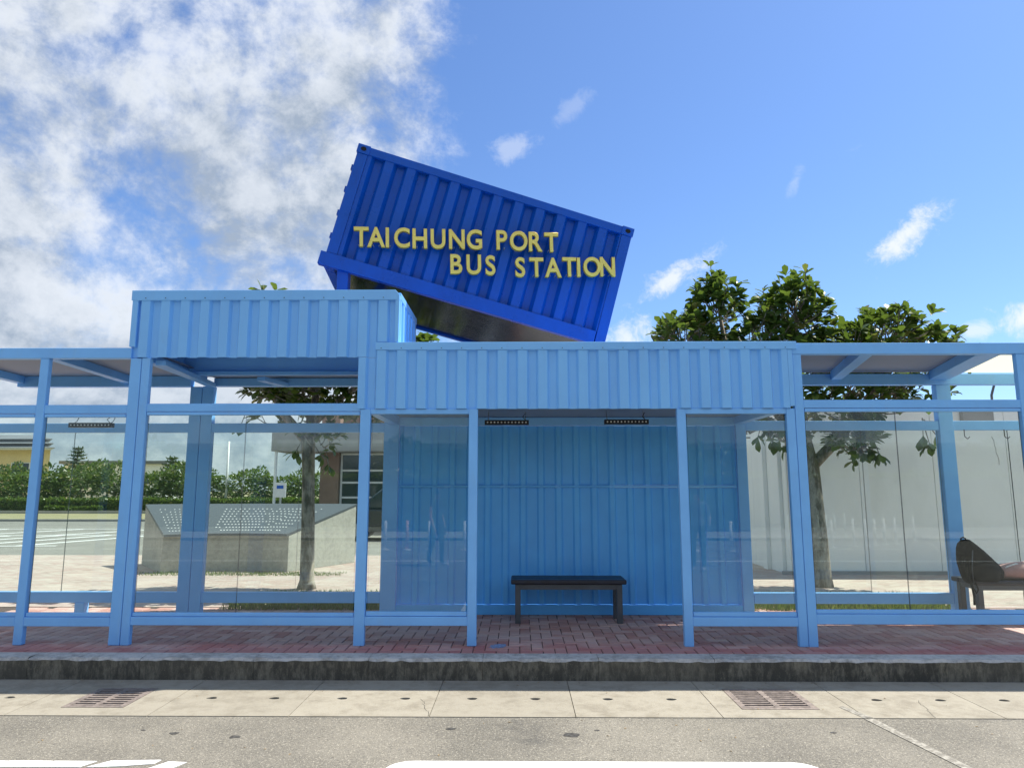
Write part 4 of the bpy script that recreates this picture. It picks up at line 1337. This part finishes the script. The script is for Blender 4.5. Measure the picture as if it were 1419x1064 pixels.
# ------------------------------------------------------------------ background, left and middle
# parking hatch
mb = MB()
HZ = (-.004, .0)
def line(p, q, w_=.14):
    p = Vector(p); q = Vector(q); d = (q - p).normalized(); n = Vector((-d.y, d.x)) * w_ / 2
    mb.prism([tuple(p - n), tuple(q - n), tuple(q + n), tuple(p + n)], -.004, -.001)
line((-26, 17.7), (-12, 18.6)); line((-26, 21.6), (-12, 23.2)); line((-26, 26.4), (-14, 26.6))
for k in range(9):
    line((-25 + k * 1.5, 17.8 + k * .1), (-23.6 + k * 1.5, 21.8 + k * .16), .2)
for k in range(5):
    line((-26 + k * 2.8, 21.8 + k * .3), (-24.5 + k * 2.8, 26.4), .2)
struct(mb.build('parking_marking', M['white_paint']))
struct(MB().box(-70, 70, 44.0, 44.25, -.01, .16).build('far_kerb', M['concrete']))
struct(MB().box(-70, 70, 32.9, 33.1, -.01, .10).build('verge_kerb', M['concrete']))


def blob_crown(mb, c, rx, ry, rz, n, ln, rng, wd=.6):
    lv, lf = leaf_verts(1, wd)
    lv = [lv[i] for i in (1, 6, 8, 13)]
    for _ in range(n):
        v = Vector((rng.gauss(0, 1), rng.gauss(0, 1), rng.gauss(0, 1))).normalized()
        rr = rng.uniform(.4, 1) ** .5 * (1 + .22 * math.sin(4 * v.x + c[0]) + .18 * math.sin(6 * v.z + 3 * v.y + c[0]))
        p = Vector(c) + Vector((v.x * rx, v.y * ry, v.z * rz)) * rr
        d = (v + Vector((rng.uniform(-.8, .8), rng.uniform(-.8, .8), rng.uniform(-.4, .8)))).normalized()
        m3 = basis(d, rng.uniform(-PI, PI)); l_ = ln * rng.uniform(.7, 1.3)
        mb.add([p + m3 @ (Vector(q) * l_) for q in lv], [(0, 1, 3, 2)])


FT = []
VAR = [('round bushy tree', 2.1, [((0, 0, 2.3), 1.9, 1.6, 1.25), ((1.0, .2, 2.9), 1.0, 1.0, .8), ((-1.1, 0, 1.7), 1.0, 1, .8)]),
       ('wide low tree', 2.2, [((-.6, 0, 2.0), 1.8, 1.6, 1.1), ((.9, 0, 2.4), 1.4, 1.4, 1.0), ((0, 0, 1.3), 1.9, 1.4, .7)]),
       ('taller loose tree', 2.4, [((0, 0, 2.7), 1.4, 1.4, 1.2), ((-.9, 0, 2.0), 1.2, 1.2, .8), ((1.0, 0, 1.8), 1.1, 1.2, .8)])]
for vi, (nm, th, lobes) in enumerate(VAR):
    rng = random.Random(40 + vi)
    t_ = thing('far_tree', nm, 'tree', (0, 0, 0), 'trees beyond the hedge')
    MB().tube([(0, 0, -.1), (.05, 0, .8), (.12, 0, 1.5), (0, 0, th)], [.13, .10, .085, .05], 7).build('trunk', M['bark'], t_, smooth=True)
    MB().tube([(.12, 0, 1.4), (.6, .1, 1.9), (.95, .1, 2.4)], [.07, .05, .03], 6).build('limb', M['bark'], t_, smooth=True)
    MB().tube([(.10, 0, 1.3), (-.5, .1, 1.8), (-.95, .1, 2.1)], [.07, .05, .03], 6).build('limb', M['bark'], t_, smooth=True)
    mb = MB()
    for c, rx, ry, rz in lobes:
        blob_crown(mb, c, rx, ry, rz, int(900 * rx * rz / 2), .26, rng)
    mb.build('crown', M['leaf_far'], t_)
    FT.append(t_)
spots = [(-35.5, 48.0, 0, 1.0, 'bushy round tree beyond the hedge, leftmost of the row'), (-32.6, 47.5, 1, 1.02, 'wide low tree in front of the yellow building'),
         (-29.9, 48.3, 0, 1.02, 'bushy tree beneath the tall dark conifer behind the left bay'), (-27.0, 47.2, 2, 1.0, 'loose pale tree with a bare trunk left of the twin posts'),
         (-24.2, 48.2, 1, 1.0, 'wide tree just behind the twin posts of the left bay'), (-21.9, 47.4, 2, 1.0, 'loose tree left of the white pole'),
         (-18.6, 47.6, 0, 1.0, 'bushy tree directly right of the white pole'), (-16.0, 48.6, 1, 1.0, 'wide low tree between the white pole and the small sign'),
         (-13.4, 47.8, 2, .93, 'loose tree above the small white sign'), (-10.6, 48.4, 0, .9, 'bushy tree partly hidden by the slim tree trunk')]
used = set()
for x, y, vi, s_, lab in spots:
    rz = random.uniform(-.5, .5)
    if vi not in used:
        o = FT[vi]; used.add(vi)
        o.location = (x, y, 0); o['label'] = lab; o.rotation_euler = (0, 0, rz); o.scale = (s_, s_, s_ * .84)
    else:
        o = copy_tree(FT[vi], (x, y, 0), lab, rotz=rz, scale=(s_, s_, s_ * random.uniform(.74, .90)))


# hedges
def hedge(label, x0, x1, y, hgt, dep, n, seed):
    rng = random.Random(seed)
    t_ = thing('hedge', label, 'hedge', ((x0 + x1) / 2, y, 0), 'clipped hedges by the far kerb')
    MB().box(x0 + .1, x1 - .1, y - dep / 2 + .12, y + dep / 2 - .12, 0, hgt - .12).build('stems', M['leaf_pine'], t_)
    mb = MB()
    for _ in range(n):
        x = rng.uniform(x0, x1)
        if rng.random() < .6:
            p = Vector((x, y - dep / 2 + rng.uniform(0, .12), rng.uniform(.02, hgt)))
        else:
            p = Vector((x, y + rng.uniform(-dep / 2, dep / 2), hgt + rng.uniform(-.12, .05) + .05 * math.sin(x * 2.1)))
        d = Vector((rng.uniform(-1, 1), rng.uniform(-1.3, .3), rng.uniform(-.2, 1))).normalized()
        m3 = basis(d, rng.uniform(-PI, PI)); l_ = rng.uniform(.10, .20)
        mb.add([p + m3 @ (Vector(q) * l_) for q in ((0, -.3, 0), (1, -.2, 0), (1, .2, 0), (0, .3, 0))], [(0, 1, 2, 3)])
    mb.build('foliage', M['leaf_hedge'], t_)


hedge('long clipped green hedge along the far kerb below the trees', -42, -8, 45.2, .82, 1.2, 15000, 3)
hedge('short low clipped hedge in front of the long one', -29.5, -26.0, 44.45, .34, .35, 1500, 4)


def conifer(label, x, y, hgt, seed):
    rng = random.Random(seed)
    t_ = thing('conifer', label, 'tree', (x, y, 0), 'tall conifers far behind the left bays')
    MB().tube([(x, y, 0), (x, y, hgt)], [.16, .03], 6).build('trunk', M['bark'], t_)
    mb = MB()
    z = hgt * .3
    while z < hgt:
        f = (hgt - z) / (hgt * .7)
        rad = .25 + 1.35 * f
        for k in range(9):
            a = 2 * PI * k / 9 + z
            tip = Vector((x + rad * math.cos(a), y + rad * math.sin(a), z + .12 + .2 * f))
            b0 = Vector((x, y, z))
            for j in range(7):
                p = b0.lerp(tip, (j + 1) / 7)
                d = Vector((rng.uniform(-1, 1), rng.uniform(-1, 1), rng.uniform(-.2, .6))).normalized()
                m3 = basis(d, rng.uniform(0, PI)); l_ = .26
                mb.add([p + m3 @ (Vector(q) * l_) for q in ((0, -.25, 0), (1, -.1, 0), (1, .1, 0), (0, .25, 0))], [(0, 1, 2, 3)])
        z += .30
    mb.build('crown', M['leaf_pine'], t_)


conifer('tall dark conifer rising right of the yellow building', -37.6, 60, 5.0, 1)
conifer('smaller dark conifer rising beside the rear twin posts', -29.5, 60, 4.2, 2)

# yellow building far left
YB_ = thing('yellow_building', 'yellow building with layered grey roof beyond the trees at far left', 'building', (-68, 82, 0))
MB().prism([(-82, 82), (-54.6, 82), (-63.5, 94), (-90, 94)], 0, 6.2).build('wall', M['cream'], YB_)
rf = MB()
for z, o_ in ((6.2, 1.6), (6.75, 1.0), (7.3, .4)):
    rf.add([(-82 - o_, 82 - o_, z), (-54.6 + o_, 82 - o_, z), (-63.5, 94, z), (-90, 94, z), (-81, 84 - o_, z + .62), (-57.5, 84 - o_, z + .62), (-64, 94, z + .62), (-89, 94, z + .62)],
           [(3, 2, 1, 0), (4, 5, 6, 7), (0, 1, 5, 4), (1, 2, 6, 5), (2, 3, 7, 6), (3, 0, 4, 7)])
rf.build('roof', M['roof_grey'], YB_)
MB().box(-83, -53.6, 80.75, 80.9, 6.0, 6.26).build('eave_board', M['white_paint'], YB_)
for k in range(6):
    x = -80 + k * 4.2
    wf = MB().box(x, x + 2.2, 81.93, 82, 2.9, 4.6).build('window', M['white_paint'], YB_)
    MB().box(x + .12, x + 2.08, 81.90, 81.932, 3.0, 4.5).build('pane', M['dark_glass'], wf)
WB = thing('white_building', 'low white building between yellow building and conifer', 'building', (-52, 90, 0))
MB().box(-58, -45, 90, 98, 0, 4.7).build('wall', M['white_paint'], WB)
MB().box(-58.4, -44.6, 89.5, 98, 4.71, 5.1).build('roof', M['roof_grey'], WB)
for k in range(4):
    MB().box(-56.5 + k * 3, -55 + k * 3, 89.95, 90.0, 2.2, 3.4).build('window', M['dark_glass'], WB)

# white pole and small sign
LP = thing('white_pole', 'slim white pole standing before the far trees', 'pole', (-19.2, 46.6, 0))
MB().tube([(-19.2, 46.6, 0), (-19.2, 46.6, 4.6)], [.085, .06], 8).build('pole', M['white_paint'], LP, smooth=True)
MB().box(-19.35, -19.05, 46.45, 46.75, 0, .18).build('foot', M['concrete'], LP)
SG = thing('stop_sign_board', 'small white sign board on a pole behind the stone block', 'sign', (-6.7, 20, 0))
MB().tube([(-6.705, 20, 0), (-6.705, 20, 1.62)], .03, 8).build('pole', M['zinc'], SG)
bd = MB().box(-6.87, -6.54, 19.94, 19.965, 1.22, 1.62).build('board', M['white_paint'], SG, bevel=.004)
MB().box(-6.80, -6.61, 19.934, 19.939, 1.46, 1.55).build('blue_symbol', M['deep_blue'], bd)

# brown tiled building
BR = thing('brown_building', 'brown tiled building with concrete canopy and white-framed windows', 'building', (-4.4, 26, 0))
MB().box(-7.30, -6.62, 26.0, 26.6, .32, 4.6).build('tiled_pier', M['brown_brick'], BR)
MB().box(-6.62, 3.5, 26.28, 26.6, .32, .6).build('plinth', M['brown_brick'], BR)
MB().box(-7.28, 3.5, 26.6, 34, .32, 4.6).build('wall', M['brown_brick'], BR)
MB().box(-8.75, 3.8, 24.9, 26.9, 2.78, 3.62).build('canopy', M['concrete'], BR)
MB().box(-8.3, 3.5, 23.0, 34, -.003, .14).build('step', M['concrete'], BR)
MB().box(-7.6, 3.5, 24.6, 34, .141, .32).build('step', M['concrete'], BR)
for k in range(5):
    x0 = -6.6 + k * 2.0
    wf = MB()
    wf.box(x0, x0 + .07, 26.18, 26.27, .61, 2.77).box(x0 + 1.9, x0 + 1.97, 26.18, 26.27, .61, 2.77)
    for z in (.61, 1.12, 1.66, 2.10, 2.70):
        wf.box(x0 + .07, x0 + 1.9, 26.185, 26.265, z, z + .07)
    f_ = wf.build('window', M['white_paint'], BR)
    MB().box(x0 + .07, x0 + 1.9, 26.215, 26.225, .68, 2.70).build('pane', M['dark_glass'], f_)
for k in range(2):
    MB().tube([(-8.6 + k * 6, 25.0, .0 + .14), (-8.6 + k * 6, 25.0, 2.78)], .05, 8).build('canopy_post', M['white_paint'], BR)


# a dark parked car in front of that building
CR = thing('parked_car', 'small dark parked car before the brown building, seen past the middle bay', 'car', (-4.2, 21.2, 0))
def carbody(mb, pts, y0, y1):
    n = len(pts)
    vs = [(x, y0, z) for x, z in pts] + [(x, y1, z) for x, z in pts]
    mb.add(vs, [tuple(range(n)), tuple(range(2 * n - 1, n - 1, -1))] + [(i, (i + 1) % n, n + (i + 1) % n, n + i) for i in range(n)])
    return mb
X0 = -6.0 + .55
carbody(MB(), [(X0, .25), (X0 + 4.0, .25), (X0 + 4.02, .62), (X0 + 3.7, .82), (X0 + .9, .90), (X0 + .1, .78), (X0 - .02, .5)], 20.35, 22.0).build('body', M['car'], CR, bevel=.05)
carbody(MB(), [(X0 + .75, .90), (X0 + 3.6, .84), (X0 + 3.0, 1.42), (X0 + 1.5, 1.45)], 20.45, 21.9).build('cabin', M['dark_glass'], CR, bevel=.05)
MB().box(X0 + 1.5, X0 + 2.98, 20.5, 21.85, 1.44, 1.48).build('roof', M['car'], CR, bevel=.015)
for x in (X0 + .75, X0 + 3.2):
    for y in (20.33, 21.82):
        wh = MB().tube([(x, y, .31), (x, y + .2, .31)], .31, 18).build('wheel', M['tyre'], CR)
        MB().tube([(x, y - .005, .31), (x, y + .205, .31)], .19, 14).build('rim', M['zinc'], wh)
for y in (20.42, 21.6):
    MB().box(X0 - .03, X0 + .12, y, y + .3, .58, .72).build('headlight', M['lens'], CR)
for y in (20.42, 21.6):
    MB().box(X0 + 3.88, X0 + 4.03, y, y + .3, .58, .72).build('tail_light', M['orange'], CR)

# ------------------------------------------------------------------ across the street: only seen mirrored in the glazing
OP = [(-3.65, -5.94, 0), (-3.06, -5.94, 1), (-2.46, -5.95, 0), (-1.5, -5.96, 0), (4.66, -5.57, 0), (5.61, -5.58, 0), (8.79, -6.79, 0),
      (9.64, -7.31, 0), (10.08, -7.5, 0), (10.4, -7.6, 0), (10.8, -7.85, 0), (11.25, -8.1, 0), (12.46, -9.3, 0)]
BLAB = ['white bollard mirrored farthest left in the pane left of the doorway', '', 'white bollard mirrored just left of the walking person', 'white bollard mirrored beside the left door post',
        'white bollard mirrored close to the right door post', 'white bollard mirrored before the rear post right of the doorway', 'white bollard mirrored right next to the thick tree trunk',
        'first white bollard of the mirrored cluster right of the trunk', 'second white bollard of the mirrored cluster right of the trunk', 'third white bollard of the mirrored cluster right of the trunk',
        'fourth white bollard of the mirrored cluster right of the trunk', 'last white bollard of the mirrored cluster right of the trunk', 'white bollard mirrored alone at the glass joint of the right bay']
TLAB = ['leftmost', 'second from left', 'third from left', 'middle', 'third from right', 'second from right', 'rightmost']
for i, (x, y, c) in enumerate(OP):
    lab = 'orange flexible bollard mirrored in the glass beside the doorway' if c else BLAB[i]
    t_ = thing('bollard', lab, 'bollard', (x, y, -.184), 'white flexible bollards across the street' if not c else None)
    MB().tube([(x, y, -.15), (x, y, .60)], [.045, .04], 10).build('shaft', M['orange' if c else 'white_paint'], t_, smooth=True)
    MB().tube([(x, y, -.182), (x, y, -.15)], [.11, .10], 12).build('foot', M['white_paint'], t_)
sheet('far_pavement', -120, 120, -16.0, -9.6, -.10, M['concrete'])
sheet('far_lawn', -160, 160, -60, -16.0, -.12, M['earth'])
hedge('tall dark hedge across the street, mirrored in the glass', -30, 30, -13.8, 2.0, 1.6, 26000, 9)
WHs = thing('warehouse', 'long low dark warehouse across the street, mirrored in the glass', 'building', (0, -30, 0))
MB().box(-70, 70, -42, -30, -.12, 3.9).build('wall', M['warehouse'], WHs)
MB().box(-70.5, 70.5, -42.4, -29.5, 3.901, 4.25).build('roof', M['roof_grey'], WHs)
for k in range(14):
    x = -60 + k * 9
    MB().box(x, x + 3.2, -29.99, -29.93, .0, 2.8).build('door', M['steel'], WHs)
for i, x in enumerate((-19, -12.5, -5.5, 2.0, 8.5, 15.5, 23.0)):
    o = copy_tree(FT[i % 3], (x, -21.0 - (i % 2) * 1.5, -.12), TLAB[i] + ' tree of the row mirrored in the shelter glass', group='trees across the street', rotz=i * 1.3, scale=(1.1, 1.1, 1.05))


def person(name, label, base, face, joints, edges, bands, hair_c):
    """one continuous skinned body; clothing by material bands on the same surface"""
    t_ = thing('person', label, 'person', base, None)
    me = bpy.data.meshes.new('body')
    names = list(joints)
    me.from_pydata([joints[n][0] for n in names], [(names.index(a), names.index(b2)) for a, b2 in edges], [])
    ob = bpy.data.objects.new('body', me); COL.objects.link(ob)
    sk = ob.modifiers.new('skin', 'SKIN'); sk.use_smooth_shade = True
    sb = ob.modifiers.new('sub', 'SUBSURF'); sb.levels = 1; sb.render_levels = 1
    for i, n in enumerate(names):
        r_ = joints[n][1]
        me.skin_vertices[0].data[i].radius = (r_, r_) if not isinstance(r_, tuple) else r_
    me.skin_vertices[0].data[names.index('pelvis')].use_root = True
    dg = bpy.context.evaluated_depsgraph_get()
    m2 = bpy.data.meshes.new_from_object(ob.evaluated_get(dg))
    bpy.data.objects.remove(ob)
    m2.materials.clear()
    for k in ('skin', bands['top'], bands['leg'], 'white_paint'):
        m2.materials.append(M[k])
    for p in m2.polygons:
        c = p.center
        if c.z < .085:
            p.material_index = 3
        elif c.z < .92 and abs(c.x) < .24:
            p.material_index = 2
        elif c.z < 1.40 and (abs(c.x) < bands['sleeve']):
            p.material_index = 1
        else:
            p.material_index = 0
    o = bpy.data.objects.new('body', m2); COL.objects.link(o); o.parent = t_
    # hair cap
    hb = MB()
    rings = []
    for k in range(7):
        a = PI * .62 * k / 6
        rr = .105 * math.sin(a) + .002
        rings.append([(rr * math.cos(2 * PI * q / 14), .012 - face * .0 + rr * 1.12 * math.sin(2 * PI * q / 14), 1.565 + .125 * math.cos(a)) for q in range(14)])
    loft(hb, rings)
    hb_o = bpy.data.objects.new('hair', hb.mesh('hair', M['hair'], smooth=True)); COL.objects.link(hb_o); hb_o.parent = t_
    t_.rotation_euler = (0, 0, face)
    return t_


def human(stride=0.0, arm=0.0):
    J = dict(pelvis=((0, 0, .92), (.15, .105)), waist=((0, 0, 1.06), (.125, .09)), chest=((0, .005, 1.25), (.15, .105)), neck=((0, .0, 1.42), (.052, .052)),
             jaw=((0, .02, 1.50), (.065, .075)), head=((0, .012, 1.57), (.078, .095)), crown=((0, .005, 1.64), (.055, .065)), nose=((0, .105, 1.545), (.014, .014)))
    E_ = [('pelvis', 'waist'), ('waist', 'chest'), ('chest', 'neck'), ('neck', 'jaw'), ('jaw', 'head'), ('head', 'crown'), ('head', 'nose')]
    for s_, sg in (('l', -1), ('r', 1)):
        st = stride * sg
        J['hip' + s_] = ((.09 * sg, 0, .85), (.095, .10)); J['knee' + s_] = ((.10 * sg, .22 * st + .02, .48), (.06, .06))
        J['ankle' + s_] = ((.10 * sg, .38 * st - .03, .09 + (.06 if st < 0 else 0)), (.040, .042)); J['toe' + s_] = ((.11 * sg, .38 * st + .15, .035), (.036, .03))
        J['sho' + s_] = ((.17 * sg, 0, 1.345), (.062, .062)); J['elb' + s_] = ((.235 * sg, -.02 - .1 * st, 1.07), (.042, .042))
        J['wri' + s_] = ((.25 * sg, .07 - .16 * st + arm, .84 + arm), (.028, .030)); J['palm' + s_] = ((.25 * sg, .09 - .18 * st + arm, .765 + arm), (.020, .036))
        E_ += [('pelvis', 'hip' + s_), ('hip' + s_, 'knee' + s_), ('knee' + s_, 'ankle' + s_), ('ankle' + s_, 'toe' + s_), ('chest', 'sho' + s_), ('sho' + s_, 'elb' + s_), ('elb' + s_, 'wri' + s_), ('wri' + s_, 'palm' + s_)]
        px, py, pz = J['palm' + s_][0]
        for k in range(4):
            dy_ = (k - 1.5) * .020
            ln = (.060, .074, .080, .068)[k]
            J[f'f{s_}{k}a'] = ((px, py + dy_, pz - .045), (.0085, .0085)); J[f'f{s_}{k}b'] = ((px - .012 * sg, py + dy_ + .006, pz - .045 - ln), (.007, .007))
            E_ += [('palm' + s_, f'f{s_}{k}a'), (f'f{s_}{k}a', f'f{s_}{k}b')]
        J[f't{s_}'] = ((px - .02 * sg, py + .055, pz - .015), (.009, .009)); E_.append(('palm' + s_, f't{s_}'))
    return J, E_


J, E_ = human(.28)
person('person', 'person in dark clothes and white shoes, mirrored left of the doorway', (-1.78, -1.75, -.184), R(-60), J, E_, dict(top='dark_cloth', leg='dark_cloth', sleeve=.225), None)
J, E_ = human(.1, .16)
person('person', 'person in a grey top, mirrored in the glass right of the doorway', (3.62, -1.05, -.184), R(20), J, E_, dict(top='grey_cloth', leg='dark_cloth', sleeve=.26), None)

for o in list(bpy.data.objects):
    if 'base' in o:
        del o['base']
